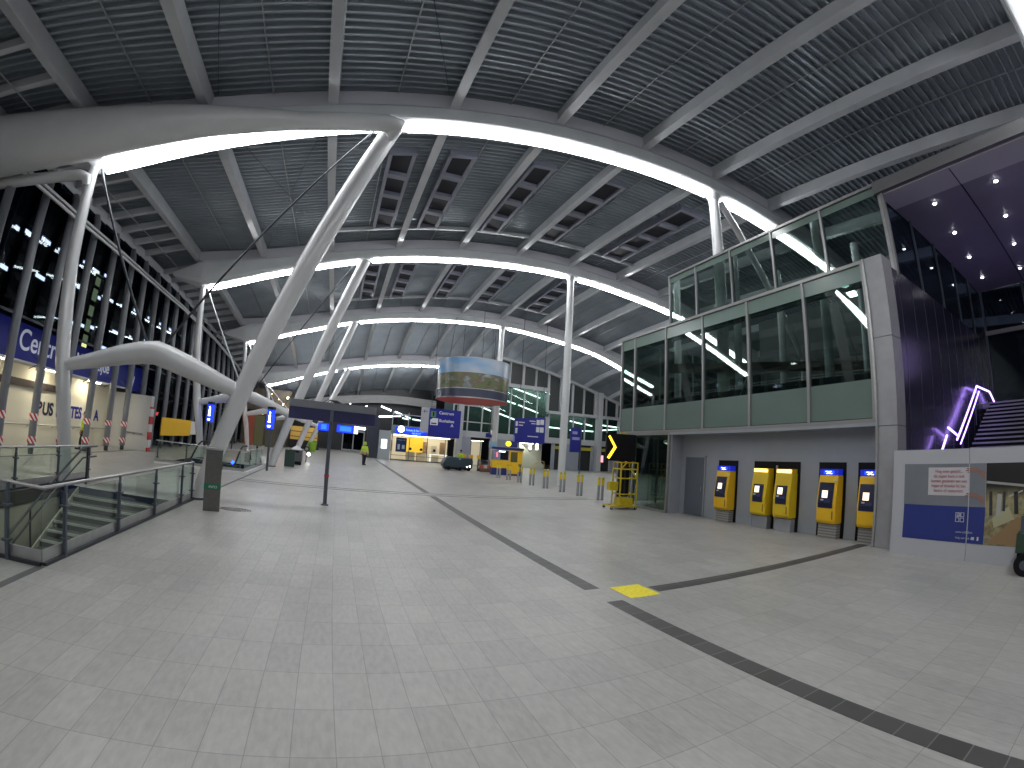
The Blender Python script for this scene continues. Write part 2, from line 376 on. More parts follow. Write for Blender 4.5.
# ------------------------------------------------------------------ arches with their frames
ARCHY = [-15, -1.45, 13, 27, 41, 55]
WORD = ['rearmost', 'behind-camera', 'nearest', 'second', 'third', 'fourth']
def wide(x):                        # girder swells towards the left eaves
    t = max(0, min(1, (2 - x) / 15)); return 0.5 + 0.35 * t * t
for ai, Y in enumerate(ARCHY):
    d = wave(Y); t = thing('roof_arch', '%s white arched roof girder with a line of lamps under it' % (WORD[ai] if ai > 1 else 'rear'), 'roof arch', (0, 0, 0), 0, 'arched roof girders')
    if ai > 1: t['label'] = ['nearest and largest white roof arch, crossing above the wide left arm', 'second white roof arch, carried by the tall round column beside the glass block',
                 'third white roof arch, just in front of the printed drum', 'fourth white roof arch, the farthest with a line of lamps'][ai - 2]
    else: t['label'] = ['white roof arch behind the camera, outside the picture', 'white roof arch above the camera, its lamp in the top right corner'][ai]
    mb = MB(); N = 50; v = []; m_ = 12
    for i in range(N + 1):
        x = -11.3 + (35.5 + 11.3) * i / N
        zb, zt = zbot(x) + 0.14 + d, ztop(x) - 0.02 + d; w2 = wide(x)
        if x < -9.3: u_ = (-9.3 - x) / 2.0; zb = zbot(-9.3) + .14 + d + .45 * u_; zt = ztop(-9.3) + d - (ztop(-9.3) - zbot(-9.3) - .8) * u_; w2 *= 1 - .35 * u_
        hc = (zb + zt) / 2; hh = (zt - zb) / 2
        for k in range(m_):
            a = 2 * PI * (k + 0.5) / m_; ca, sa = math.cos(a), math.sin(a); e = 0.32
            v.append((x, Y - 0.0 - (w2 - 0.5) * 0.5 + w2 * math.copysign(abs(ca) ** e, ca), hc + hh * math.copysign(abs(sa) ** e, sa)))
    f = [(j * m_ + k, j * m_ + (k + 1) % m_, (j + 1) * m_ + (k + 1) % m_, (j + 1) * m_ + k) for j in range(N) for k in range(m_)]
    f += [tuple(range(m_)), tuple(reversed(range(N * m_, (N + 1) * m_)))]
    mb.add(v, f); g = mb.build('girder', STEEL, t)
    # pale closing panel between girder and deck
    mb = MB(); xs2 = [-10 + 46 * i / 40 for i in range(41)]
    for i in range(40):
        xa, xb = xs2[i], xs2[i + 1]
        mb.add([(xa, Y - 0.5, ztop(xa) + d - .05), (xb, Y - 0.5, ztop(xb) + d - .05), (xb, Y - 0.5, ztop(xb) + d + .52), (xa, Y - 0.5, ztop(xa) + d + .52),
                (xa, Y + 0.5, ztop(xa) + d - .05), (xb, Y + 0.5, ztop(xb) + d - .05), (xb, Y + 0.5, ztop(xb) + d + .52), (xa, Y + 0.5, ztop(xa) + d + .52)],
               [(0, 1, 2, 3), (7, 6, 5, 4), (0, 4, 5, 1), (3, 2, 6, 7)])
    mb.build('closing_panel', mat('closing_panel_paint', (0.62, 0.62, 0.68), 0.4), t)
    for (xa, xb) in ([(-8.95, -0.25), (0.62, 13.85), (15.0, 24.4), (24.7, 33)] if ai in (2, 3, 4) else [(-8.95, -0.25), (0.62, 8 if ai == 0 else 14)] if ai < 2 else [(-9.1, -1.2), (-0.3, 6.2), (6.4, 8.9), (9.1, 13.6), (14.6, 33)]):
        mb = MB(); K = 24; v = []
        for i in range(K + 1):
            x = xa + (xb - xa) * i / K; zz = zbot(x) + d
            for a, b in ((-0.22, 0.16), (-0.22, 0.03), (-0.19, 0), (0.19, 0), (0.22, 0.03), (0.22, 0.16)): v.append((x, Y + a, zz + b))
        f = [(j * 6 + k, j * 6 + (k + 1) % 6, (j + 1) * 6 + (k + 1) % 6, (j + 1) * 6 + k) for j in range(K) for k in range(6)]
        f += [tuple(range(6)), tuple(reversed(range(K * 6, K * 6 + 6)))]
        mb.add(v, f); mb.build('lamp_strip', EL, t)
    if ai == 0: continue
    nm = ['', 'behind the camera', 'nearest', 'second', 'third', 'fourth'][ai]
    if ai == 1: continue
    # the leaning strut, the left column, the kinked arm and its tie rods
    q = thing('support_frame', ['', '', 'nearest grey steel support frame: slanting strut, kinked arm and slim column',
              'second support frame along the left side, behind the nearest one', 'third support frame along the left side, behind the dark sign board',
              'fourth and farthest support frame along the left side'][ai], 'support frame', (0, 0, 0), 0, 'support frames of the arches')
    zs = zbot(0.2) + d + 0.1
    mb = MB(); mb.tube([(-3.85 + (0.15 + 3.85) * k / 8, Y, zs * k / 8) for k in range(9)], [0.23, 0.24, 0.26, 0.28, 0.29, 0.31, 0.32, 0.32, 0.31], 20)
    mb.build('strut', STEEL_L, q)
    zc = zbot(-9.4) + d + 0.2
    mb = MB(); mb.tube([(-8.03, Y, 0), (-8.14, Y, 0.9), (-8.35, Y, 2.2), (-8.58, Y, 3.2), (-8.8, Y, 4.6), (-9.05, Y, 6.2), (-9.4, Y, zc)], [0.175, 0.2, 0.22, 0.225, 0.22, 0.2, 0.165], 20)
    mb.build('column', STEEL_L, q)
    mb = MB(); mb.tube([(-8.45, Y, 3.14), (-7.6, Y, 3.35), (-6.6, Y, 3.63), (-5.95, Y, 3.76), (-5.55, Y, 3.80), (-5.1, Y, 3.69), (-4.2, Y, 3.42), (-3.3, Y, 3.12), (-2.75, Y, 2.97)],
                       [0.17, 0.22, 0.29, 0.32, 0.335, 0.33, 0.29, 0.22, 0.18], 20)
    mb.build('kinked_arm', STEEL_L, q)
    zr = zbot(-9.1) + d
    mb = MB(); mb.tube([(-9.1, Y, zr + 0.1), (-5.85, Y, 3.98)], 0.045, 8); mb.build('tie_rod', DKST if ai == 2 else STEEL, q)
    mb = MB(); mb.tube([(-5.35, Y, 4.0), (-0.35, Y, zbot(-0.35) + d + .1)], 0.035, 8); mb.build('tie_rod', DKST, q)
    mb = MB(); mb.lathe([(0.3, 0), (0.3, 0.03), (0.26, 0.05)], -3.85, Y, 20).lathe([(0.24, 0), (0.24, 0.03), (0.2, 0.05)], -8.03, Y, 20)
    split_build(mb, 'foot_plate', DKST, q)
    # round columns on the right
    zt = zbot(14.3) + d + 0.1
    c = thing('tall_round_column', ['', '', 'white column rising from behind the top of the glass block', 'tall free-standing white round column in front of the bollards',
              'white round column standing behind the printed drum', 'farthest white round column, behind the far wall'][ai], 'column', (14.3, Y, 0), 0, 'tall round columns under the arches')
    mb = MB(); mb.tube([(0, 0, 0), (0, 0, zt * .5), (0, 0, zt)], [0.25, 0.27, 0.24], 20); mb.build('shaft', STEEL_L, c)
    mb = MB(); mb.lathe([(0.3, 0), (0.3, 0.02), (0.27, 0.05)], 0, 0, 20); mb.build('foot_plate', STEEL, c)
    mb = MB(); mb.lathe([(0.24, zt - .25), (0.34, zt - .05), (0.34, zt + 0.05)], 0, 0, 20); mb.build('cap', STEEL, c)
    if ai == 2:
        s_ = thing('slanting_brace', 'white slanting brace from the nearest arch down into the glass block', 'brace')
        mb = MB(); mb.tube([(14.75, Y, 13.9), (20.5, Y, 7.2)], 0.16, 16); mb.build('shaft', STEEL_L, s_)
        mb = MB(); mb.tube([(20.5, Y, 7.25), (20.5, Y, 3.5)], 0.16, 16); mb.build('lower_shaft', STEEL_L, s_)

# big tapering arm in front of the nearest arch and the elbow tube on the first column
ARM = [(0.2, 12.45, 12.0), (-0.1, 12.4, 11.95), (-0.7, 12.35, 11.80), (-2.8, 12.25, 11.30), (-5.5, 12.15, 10.80), (-9.1, 12.05, 9.98), (-12.9, 12.0, 9.35), (-13.6, 12, 9.25)]
mb = MB(); mb.tube([(-.02, 12.8, 11.72), (.12, 12.7, 11.9)] + ARM, [0.24, 0.27, 0.28, 0.29, 0.30, 0.30, 0.50, 0.82, 1.0, 1.0], 28)
FR1 = bpy.data.objects['support_frame']; mb.build('tapering_arm', STEEL_L, FR1, 'large pale tapering arm swelling towards the upper left corner')
mb = MB(); mb.tube([(-9.38, 12.95, 8.62), (-9.45, 12.88, 8.86), (-9.7, 12.85, 8.95), (-11.3, 12.82, 8.72), (-13.4, 12.8, 8.42)], [0.17, 0.18, 0.18, 0.19, 0.19], 18)
mb.build('elbow_tube', STEEL_L, FR1, 'bent tube turning left from the column top')

# roof light wells between the beams of the second and third bay
WELLM = mat('roof_well_frame', (0.22, 0.23, 0.29), 0.45)
def well(x0, x1, y0, y1, i, bay):
    t = thing('roof_light_well', 'dark framed roof opening, %s from the left in the %s bay' % (ORD[i], bay), 'roof opening', (0, 0, 0), 0, 'roof openings with dark recesses')
    z = lambda x, y_: ztop(x) + wave(y_) + 0.60
    mb = MB(); K = 8; hgt = 0.3
    for k in range(K):
        ya, yb = y0 + (y1 - y0) * k / K, y0 + (y1 - y0) * (k + 1) / K
        for x, s_ in ((x0, 1), (x1, -1)):
            a, b = z(x, ya), z(x, yb); xi = x + 0.16 * s_
            mb.add([(x, ya, a - hgt), (xi, ya, a - hgt), (xi, ya, a + .3), (x, ya, a + .3), (x, yb, b - hgt), (xi, yb, b - hgt), (xi, yb, b + .3), (x, yb, b + .3)],
                   [(0, 1, 2, 3), (7, 6, 5, 4), (0, 4, 5, 1), (1, 5, 6, 2), (2, 6, 7, 3), (3, 7, 4, 0)])
    for yy in (y0, y1): mb.bar((x0, yy, z(x0, yy) - .02), (x1, yy, z(x1, yy) - .02), 0.2, 0.56)
    mb.build('frame', WELLM, t)
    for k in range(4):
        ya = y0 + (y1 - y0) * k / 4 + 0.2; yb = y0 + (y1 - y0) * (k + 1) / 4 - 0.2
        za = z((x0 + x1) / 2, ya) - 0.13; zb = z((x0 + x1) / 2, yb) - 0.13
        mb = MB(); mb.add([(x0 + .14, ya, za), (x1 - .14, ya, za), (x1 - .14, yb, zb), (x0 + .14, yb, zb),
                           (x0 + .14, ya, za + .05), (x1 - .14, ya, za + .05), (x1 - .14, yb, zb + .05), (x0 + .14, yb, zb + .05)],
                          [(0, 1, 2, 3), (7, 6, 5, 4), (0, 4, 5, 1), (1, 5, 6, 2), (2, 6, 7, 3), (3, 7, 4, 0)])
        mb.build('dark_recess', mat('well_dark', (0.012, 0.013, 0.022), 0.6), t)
    for k in range(1, 4):
        yy = y0 + (y1 - y0) * k / 4; mb = MB(); zz = z((x0 + x1) / 2, yy)
        mb.bar((x0 + .15, yy, zz - .2), (x1 - .15, yy, zz - .2), 0.35, 0.25); mb.build('crosspiece', WELLM, t)
for bi, (ya, yb) in enumerate(((16.3, 24.2), (30.2, 37.6))):
    for i, (xa, xb) in enumerate(((0.2, 1.35), (2.7, 3.9), (6.5, 7.7), (10.3, 11.6), (15.2, 16.8))):
        well(xa, xb, ya, yb, i, ['nearer', 'farther'][bi])
        mb = MB(); yy = yb + 0.25; xc = [-2, 2, 6, 10, 14][i]
        mb.bar((xc + .1, yy, ztop(xc + .1) + wave(yy) + .45), (xc + 3.9, yy, ztop(xc + 3.9) + wave(yy) + .45), 0.14, 0.2)
        tag(mb.build('roof_trimmer', PURL), 'slim trimmer beside the %s roof opening of the %s bay' % (ORD[i], ['nearer', 'farther'][bi]), 'cross beam', 'trimmers at the roof openings')
# diagonal bracing cables under the deck
for i, (x0, y0, x1, y1) in enumerate(((-5.7, 12.3, -4.2, 4.0), (1.7, 12.3, -1.2, 4.0), (-5.75, 14, -2.25, 26), (-2.25, 14, -5.75, 26), (-5.75, 28, -2.25, 40), (-2.25, 28, -5.75, 40))):
    mb = MB(); mb.tube([(x0 + (x1 - x0) * k / 8, y0 + (y1 - y0) * k / 8, ztop(x0 + (x1 - x0) * k / 8) + wave(y0 + (y1 - y0) * k / 8) + .45) for k in range(9)], 0.014, 6)
    tag(mb.build('bracing_cable', DKST), 'dark diagonal bracing cable under the left part of the roof, %s going away' % ORD[i], 'cable', 'diagonal bracing cables under the roof')

# ------------------------------------------------------------------ floor
HX0, HX1, HY0, HY1 = -7.62, -4.0, 5.85, 12.1         # stair opening
EX0, EX1, EY0, EY1 = -8.4, -4.35, 21.35, 26.2        # escalator opening
mb = MB()
def fq(x0, x1, y0, y1): mb.add([(x0, y0, 0), (x1, y0, 0), (x1, y1, 0), (x0, y1, 0)], [(0, 1, 2, 3)])
fq(-40, 40, -16, HY0); fq(-40, HX0, HY0, HY1); fq(HX1, 40, HY0, HY1); fq(-40, 40, HY1, EY0)
fq(-40, EX0, EY0, EY1); fq(EX1, 40, EY0, EY1); fq(-40, 40, EY1, 80)
struct('floor', mb, FLOOR, 'pale grey stone tile floor of the station hall', 'floor')
def strip(name, x0, x1, y0, y1, m, label, z=0.004):
    mb = MB(); mb.box(x0, x1, y0, y1, 0.0, z); o = mb.build(name, m); tag(o, label, 'floor strip', None, 'structure'); return o
strip('trim_1', 3.73, 4.0, -3, 5.36, STRIP, 'dark ribbed guide strip in the floor running to the bottom right corner')
strip('trim_2', 3.73, 4.0, 5.99, 18.2, STRIP, 'dark ribbed guide strip in the middle of the floor')
strip('trim_3', 3.73, 4.0, 19.4, 48, STRIP, 'dark ribbed guide strip leading to the far shops')
strip('trim_4', 4.8, 12.1, 5.5, 5.78, STRIP, 'dark ribbed guide strip leading to the ticket machines')
tag(MB().box(4.18, 4.74, 5.38, 5.97, 0, 0.006).build('tactile_pad', YPAD), 'bright yellow square tactile tile where the dark strips meet', 'floor tile')
LN = mat('dark_drain', (0.10, 0.10, 0.10), 0.6)
strip('trim_5', -3.9, 11.6, 18.42, 18.52, LN, 'thin dark line across the floor, nearer of the pair')
strip('trim_6', -3.9, 11.6, 19.0, 19.1, LN, 'thin dark line across the floor, farther of the pair')
strip('trim_7', -3.97, -3.85, -8, 5.75, LN, 'thin dark drain line in front of the stair railing')
strip('trim_8', -12.0, -11.8, 8, 28, LN, 'dark drain line in front of the left steel tubes', 0.003)
strip('trim_9', -3.97, -3.87, 14, 27, LN, 'thin dark line in the floor beside the escalator')

# ------------------------------------------------------------------ stair opening on the left
BEIGE = mat('beige_stair_wall', (0.42, 0.40, 0.31), 0.7, 0, 0.08, 1.5)
mb = MB()
mb.box(HX0 - 0.12, HX0, HY0 - .3, HY1, -4.2, -0.02); struct('wall_stairwell', mb, BEIGE, 'beige plaster side wall down in the stairwell', 'wall')
mb = MB(); mb.box(HX0 - 0.12, HX1 + .12, HY0 - 0.12, HY0, -4.2, -0.02); struct('wall_stairwell_front', mb, BEIGE, 'plain near wall down in the stairwell', 'wall')
mb = MB(); mb.box(HX1, HX1 + 0.12, HY0, HY1, -4.2, -0.02); struct('wall_stairwell_right', mb, BEIGE, 'plain right wall down in the stairwell', 'wall')
mb = MB(); mb.box(HX0, HX1, -2, HY1, -4.3, -4.2); struct('floor_lower', mb, BEIGE, 'lower landing at the foot of the stairs', 'floor')
st = thing('stone_staircase', 'grey stone stairs going down inside the left glass railing', 'staircase')
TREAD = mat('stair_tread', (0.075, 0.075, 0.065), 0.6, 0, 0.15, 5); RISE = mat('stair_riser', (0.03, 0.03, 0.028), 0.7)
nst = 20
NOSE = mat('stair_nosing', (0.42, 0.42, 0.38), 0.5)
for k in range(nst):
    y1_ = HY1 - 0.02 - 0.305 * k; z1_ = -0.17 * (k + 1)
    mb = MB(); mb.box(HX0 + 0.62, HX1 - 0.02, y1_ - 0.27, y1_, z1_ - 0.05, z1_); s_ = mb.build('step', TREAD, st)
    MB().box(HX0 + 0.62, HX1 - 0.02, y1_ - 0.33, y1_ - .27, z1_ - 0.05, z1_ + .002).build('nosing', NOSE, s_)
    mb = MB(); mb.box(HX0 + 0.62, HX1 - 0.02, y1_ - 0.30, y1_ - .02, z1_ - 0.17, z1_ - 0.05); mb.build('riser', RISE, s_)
struct('trim_16', MB().box(HX0, HX0 + .03, HY0, HY1, -.34, -.02), mat('dark_edge_fascia', (0.05, 0.045, 0.04), 0.6), 'dark fascia along the far edge of the stair opening', 'trim')
MB().add([(HX0 + .60, HY1, -.02), (HX0 + .60, HY1, -.4), (HX0 + .60, HY0, -3.9), (HX0 + .60, HY0, -3.45), (HX0 + .56, HY1, -.02), (HX0 + .56, HY1, -.4), (HX0 + .56, HY0, -3.9), (HX0 + .56, HY0, -3.45)], [(0,1,2,3),(7,6,5,4),(0,4,5,1),(1,5,6,2),(2,6,7,3),(3,7,4,0)]).build('stringer', BEIGE, st)
tag(MB().box(-5.4, -4.9, 8.9, 9.25, -2.26, -2.20).build('yellow_sheet', YPAD), 'yellow sheet lying on the lower stairs', 'sheet')

def rail_post(x, y, parent, out, h=1.0, z0=0.0):
    mb = MB(); mb.box(x - .025, x + .025, y - .025, y + .025, z0, z0 + h - 0.12)
    mb.bar((x, y, z0 + h - .14), (x + out[0] * .1, y + out[1] * .1, z0 + h), 0.05, 0.03)
    for zz in (0.25, 0.7): mb.box(x - .055, x + .055, y - .055, y + .055, z0 + zz, z0 + zz + .03)
    return mb.build('post', GRST, parent)
def railing(label, pts, posts, panel_z=(0.14, 0.92), curb=True, group='glass railings', rail_h=1.0, rz=0.026):
    t = thing('glass_railing', label, 'railing', (0, 0, 0), 0, group)
    for i in range(len(pts) - 1):
        (xa, ya), (xb, yb) = pts[i], pts[i + 1]
        mb = MB(); mb.bar((xa, ya, (panel_z[0] + panel_z[1]) / 2), (xb, yb, (panel_z[0] + panel_z[1]) / 2), 0.016, panel_z[1] - panel_z[0]); mb.build('glass_panel', GLS, t)
        if curb:
            mb = MB(); mb.bar((xa, ya, 0.10), (xb, yb, 0.10), 0.03, 0.2); mb.build('kick_plate', BRUSH, t)
            mb = MB(); mb.bar((xa, ya, 0.02), (xb, yb, 0.02), 0.14, 0.05); mb.build('curb', DKST, t)
    mb = MB(); mb.tube([(x, y, rail_h) for x, y in pts], rz, 10); mb.build('handrail', BRUSH, t)
    for (x, y) in posts: rail_post(x, y, t, (0, 0), rail_h)
    return t
railing('glass railing along the near side of the stair opening, with a sharp front corner', [(-3.92, 12.6), (-3.92, 5.78), (-7.58, 5.78)],
        [(-3.87, 6.3), (-3.87, 8.1), (-3.87, 9.85), (-3.87, 11.6), (-3.9, 12.55), (-4.45, 5.72), (-6.3, 5.72)])
railing('glass railing along the far side of the stair opening, at the slim column', [(-7.7, 5.86), (-7.7, 13.75)], [(-7.66, y) for y in (6.6, 8.3, 10.1, 12.0, 13.7)], rail_h=.95)
mb = MB(); mb.tube([(-7.2, 13.3, 1.0), (-7.1, 12.35, 1.0), (-7.1, 6.6, -2.2)], 0.028, 10).tube([(-7.2, 13.3, 0.72), (-7.1, 12.35, 0.72), (-7.1, 6.6, -2.48)], 0.024, 10)
mb.tube([(-7.1, 12.6, 0), (-7.1, 12.6, 1.0)], 0.03, 8).tube([(-7.1, 10, -1.2), (-7.1, 10, -0.3)], 0.025, 8).tube([(-7.1, 7.4, -2.7), (-7.1, 7.4, -1.75)], 0.025, 8)
t = thing('stair_handrail', 'pair of dark sloping handrails going down the stairs', 'handrail')
split_build(mb, 'rail', DKST, t)

_s = MB(); _s.add([(-2.55 + .42 * math.cos(a * PI / 8) * (1 + .2 * math.sin(3 * a)), 11.95 + .28 * math.sin(a * PI / 8), .003) for a in range(16)], [tuple(range(16))])
tag(_s.build('wet_patch', mat('wet_dark', (0.09, 0.085, 0.08), 0.25)), 'dark wet patch on the floor just right of the green banded pillar', 'stain')
# intercom pillar with green band
t = thing('info_pillar', 'waist-high grey steel pillar with a green band beside the stair railing', 'pillar', (-3.05, 11.5, 0), math.radians(12))
MB().box(-.2, .2, -.15, .15, 0, 1.46).build('body', mat('pillar_steel', (0.13, 0.125, 0.12), 0.4, 0.4, 0.1, 12), t)
MB().box(-.22, .22, -.17, .17, 1.46, 1.5).build('cap', BRUSH, t)
MB().box(-.204, .204, -.154, .154, 0.52, 0.66).build('green_band', mat('green_band', (0.01, 0.16, 0.08), 0.5), t)
text('lettering', 'INFO', 0.09, WHITE, t, (-0.09, -0.156, 0.555), FACE_MY)
MB().box(.2, .215, -.06, .06, 1.0, 1.2).build('speaker_grille', DKST, t)

# escalator opening with its glass railing
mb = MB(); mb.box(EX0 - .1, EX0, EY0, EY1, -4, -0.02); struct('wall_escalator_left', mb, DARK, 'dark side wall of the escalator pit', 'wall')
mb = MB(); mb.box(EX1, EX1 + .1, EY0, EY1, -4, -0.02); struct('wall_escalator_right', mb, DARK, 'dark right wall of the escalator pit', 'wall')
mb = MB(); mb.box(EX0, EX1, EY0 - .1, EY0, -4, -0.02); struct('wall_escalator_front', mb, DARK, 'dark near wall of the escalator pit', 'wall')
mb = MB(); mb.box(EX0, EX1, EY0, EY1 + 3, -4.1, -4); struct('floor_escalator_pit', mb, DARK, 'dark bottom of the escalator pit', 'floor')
railing('glass railing with a white kerb around the escalator opening', [(-4.25, 26.2), (-4.25, 21.25), (-8.5, 21.25)],
        [(-4.3, 22.9), (-4.3, 24.6), (-4.3, 26.1), (-5.6, 21.3), (-7, 21.3), (-8.4, 21.3)], group='glass railings')
RL3 = bpy.data.objects['glass_railing.002']; split_build(MB().box(-8.5, -4.18, 21.1, 21.24, 0, 0.07).box(-4.24, -4.12, 21.24, 26.2, 0, 0.07), 'kerb', WHITE, RL3)
t = thing('escalator', 'escalator with black handrails sinking behind its glass railing', 'escalator', (0, 0, 0))
for x in (-7.6, -6.55, -6.3, -5.25):
    mb = MB(); mb.tube([(x, 26.6, 1.0), (x, 25.6, 1.0), (x, 25.0, 0.85), (x, 20.5 + 1.2, -1.2)], 0.05, 10); mb.build('handrail', BLACK, t)
    mb = MB(); mb.bar((x, 25.2, 0.45), (x, 21.8, -1.6), 0.03, 0.8); mb.build('balustrade', GLS, t)
for x in (-7.08, -5.78):
    mb = MB()
    for k in range(10): mb.box(x - .48, x + .48, 25.2 - k * .38, 25.58 - k * .38, -0.35 - .21 * k, -0.02 - .21 * k)
    mb.build('moving_step', DKST, t) if 0 else split_build(mb, 'moving_step', DKST, t)
tag(MB().ball((-5.0, 22.2, 0.35), 0.08, 8).build('blue_lamp', emit('blue_beacon', (0.01, 0.12, 1.0), 5)), 'glowing blue lamp behind the escalator glass', 'lamp')

# ------------------------------------------------------------------ left glass side with steel tubes
TUBE = mat('facade_tube_paint', (0.15, 0.16, 0.18), 0.35)
TY = [12.9, 14.95, 17, 19.1, 21.3, 23.5, 25.4, 27.4, 29.4, 31.3, 33.4, 35.5, 37.6, 39.7, 41.8, 43.9, 46, 48.1, 50.2, 52.3, 54.4]
for i, y in enumerate(TY):
    t = thing('facade_tube', '', 'steel tube', (-12.2, y, 0), 0, 'upright steel tubes along the left side')
    if y < 26: lb = 'upright steel tube with two red and white striped bands, %s from the left' % ORD[i]
    else: lb = 'plain upright steel tube of the left side, %s after the white passage wall' % ORD[min(i - 7, 19)]
    t['label'] = lb
    zt = 10.14 + wave(y)
    mb = MB(); mb.tube([(0, 0, 0.25), (0.03, 0, 3), (-0.05, 0, 6), (-0.35, 0, min(zt, 9.9)), (-0.5, 0, zt)], [0.15, 0.17, 0.18, 0.17, 0.16], 14); mb.build('shaft', TUBE, t)
    mb = MB(); mb.tube([(0, 0, 0), (0, 0, 0.25)], 0.11, 12); mb.build('foot', DKST, t)
    if y < 26:
        for z in (0.40, 1.25):
            mb = MB(); mb.tube([(0, 0, z), (0, 0, z + 0.26)], 0.185, 14); mb.build('striped_band', REDW, t)
    mb = MB()
    for a in (-1, 1): mb.bar((-.05, 0, 3.35), (-.4, a * .25, 3.1), .03, .03); mb.bar((-.05, 0, 3.35), (-.4, a * .25, 3.65), .03, .03)
    mb.build('glass_bracket', DKST, t)
for i, (x, z0, z1) in enumerate(((-12.25, 9.28, 9.4), (-12.1, 9.02, 9.1))):
    mb = MB(); Ys = [6, 15.2, 21.8, 31.6, 41, 50, 58]
    dz = [-.4, 0, .25, .35, .05, -.7, -1.6]
    for k in range(6): mb.bar((x, Ys[k], z0 + .02 + dz[k]), (x, Ys[k + 1], z0 + .02 + dz[k + 1]), 0.1, 0.1)
    tag(mb.build('maintenance_rail', STEEL), ['upper', 'lower'][i] + ' of two pale rails running high along the left glass side', 'rail')
# glass skin behind the tubes
wd = thing('window_1', 'tall dark glass skin behind the left steel tubes', 'window', kind='structure')
edges = [y + 1.02 for y in TY]
for i in range(len(TY) - 1):
    mb = MB(); ya, yb = edges[i], edges[i + 1]
    if ya > 58: break
    mb.box(-12.75, -12.73, ya + .02, yb - .02, 4.9 if ya < 30 else 0.1, 10.2 + wave(ya)); mb.build('pane', GLD, wd)
mb = MB(); mb.box(-12.78, -12.70, 8, 60, 4.82, 4.9); mb.build('window_frame', DKST, wd)

# white passage wall with lettering and the blue sign above
CREAM = mat('cream_passage_wall', (0.78, 0.74, 0.58), 0.6); WWALL = mat('white_passage_wall', (0.70, 0.70, 0.69), 0.6)
mb = MB(); mb.box(-14.2, -14.0, 8, 26.6, 0, 3.4); struct('wall_passage', mb, CREAM, 'cream passage wall lettered BUS behind the left tubes', 'wall')
mb = MB(); mb.box(-14.2, -11.2, 26.6, 27.0, 0, 3.1); struct('wall_passage_end', mb, WWALL, 'white end wall of the passage with a red and white edge', 'wall')
mb = MB(); mb.box(-11.24, -11.14, 26.58, 27.02, 0, 2.5); struct('trim_10', mb, REDB, 'red and white striped edge of the white end wall', 'trim')
t = thing('wall_lettering', 'large dark blue letters on the cream passage wall', 'lettering', (-13.985, 0, 0))
INK = mat('dark_ink', (0.01, 0.01, 0.05), 0.5); INKB = mat('blue_ink', (0.01, 0.015, 0.3), 0.5)
text('letters', 'BUS', 0.78, INK, t, (0, 19.65, 1.40), FACE_PX, bold=.028)
text('letters', 'HALTES', 0.78, INKB, t, (0, 21.25, 1.38), FACE_PX, sx=0.92, bold=.028)
text('letters', 'A', 0.78, INKB, t, (0, 25.1, 1.35), FACE_PX, bold=.028)
mb = MB(); mb.tube([(-13.85, 12, 0.95), (-13.85, 26.4, 0.95)], 0.03, 8)
for y in range(13, 27, 2): mb.tube([(-13.99, y, 0.85), (-13.85, y, 0.95)], 0.02, 6)
t = thing('wall_handrail', 'thin steel handrail on the cream passage wall', 'handrail'); split_build(mb, 'rail_piece', BRUSH, t)
mb = MB(); mb.tube([(-12.7, 26.5, 0.95), (-11.5, 26.5, 0.95)], 0.03, 8).tube([(-12.1, 26.6, 0.85), (-12.1, 26.5, 0.95)], 0.02, 6)
t = thing('wall_handrail', 'short steel handrail on the white end wall', 'handrail'); split_build(mb, 'rail_piece', BRUSH, t)
mb = MB(); mb.box(-14.3, -13.9, 8, 22, 2.45, 2.75); struct('trim_11', mb, mat('brown_beam', (0.05, 0.035, 0.03), 0.6), 'dark brown beam above the cream passage wall', 'trim')
mb = MB(); mb.box(-16, -14.4, 8, 22, 2.2, 3.6); struct('wall_passage_upper', mb, mat('beige_upper_wall', (0.5, 0.46, 0.36), 0.6), 'beige upper passage wall under the blue sign', 'wall')
t = thing('blue_centre_sign', 'long blue overhead sign reading Centrum behind the left tubes', 'sign', (-13.7, 0, 0))
MB().box(-.1, 0, 10, 30.4, 3.36, 4.85).build('panel', emit('sign_blue_lit', (0.01, 0.02, 0.30), 0.10), t)
text('letters', 'Centrum', 1.18, emit('sign_white_lit', (0.8, 0.85, 1), 0.25), t, (0.012, 17.2, 3.85), FACE_PX, bold=.01)
text('letters', 'Noordzijde', 0.8, MATS['sign_white_lit'], t, (0.012, 21.9, 3.95), FACE_PX, bold=.01)
text('arrow', '/', 0.9, MATS['sign_white_lit'], t, (0.012, 28.9, 3.6), FACE_PX, bold=.02)
for y in (10, 15, 20, 25, 30): MB().box(-.08, -.02, y - .03, y + .03, 4.85, 9.2).build('hanger', DKST, t)
# passage lights: ceiling and lamps that light the cream wall
mb = MB(); mb.box(-13.95, -12.8, 8, 26.5, 3.30, 3.36); struct('ceiling_passage', mb, WWALL, 'thin white soffit over the passage beside the cream wall', 'ceiling')
for i, y in enumerate((11.5, 15.5, 19.5, 23.5)):
    tag(MB().box(-13.4, -13.3, y - .6, y + .6, 3.27, 3.30).build('passage_lamp', emit('passage_lamp', (1.0, 0.9, 0.68), 75)), 'strip lamp over the passage, %s from the left' % ORD[i], 'lamp', 'strip lamps over the passage')
# hanging yellow banner and low dark things behind
t = thing('yellow_banner', 'plain yellow hoarding board with a white end among the left tubes', 'hoarding board', (-11.75, 0, 0))
MB().box(-.05, 0, 30, 36.2, 0.85, 2.0).build('panel', YEL, t); MB().box(-.05, 0, 36.2, 38.2, 0.95, 1.95).build('white_panel', WHITE, t)
_m = MB().box(-.04, -.01, 30.2, 30.3, 0, .85).box(-.04, -.01, 35.9, 36, 0, .85); split_build(_m, 'leg', DKST, t)
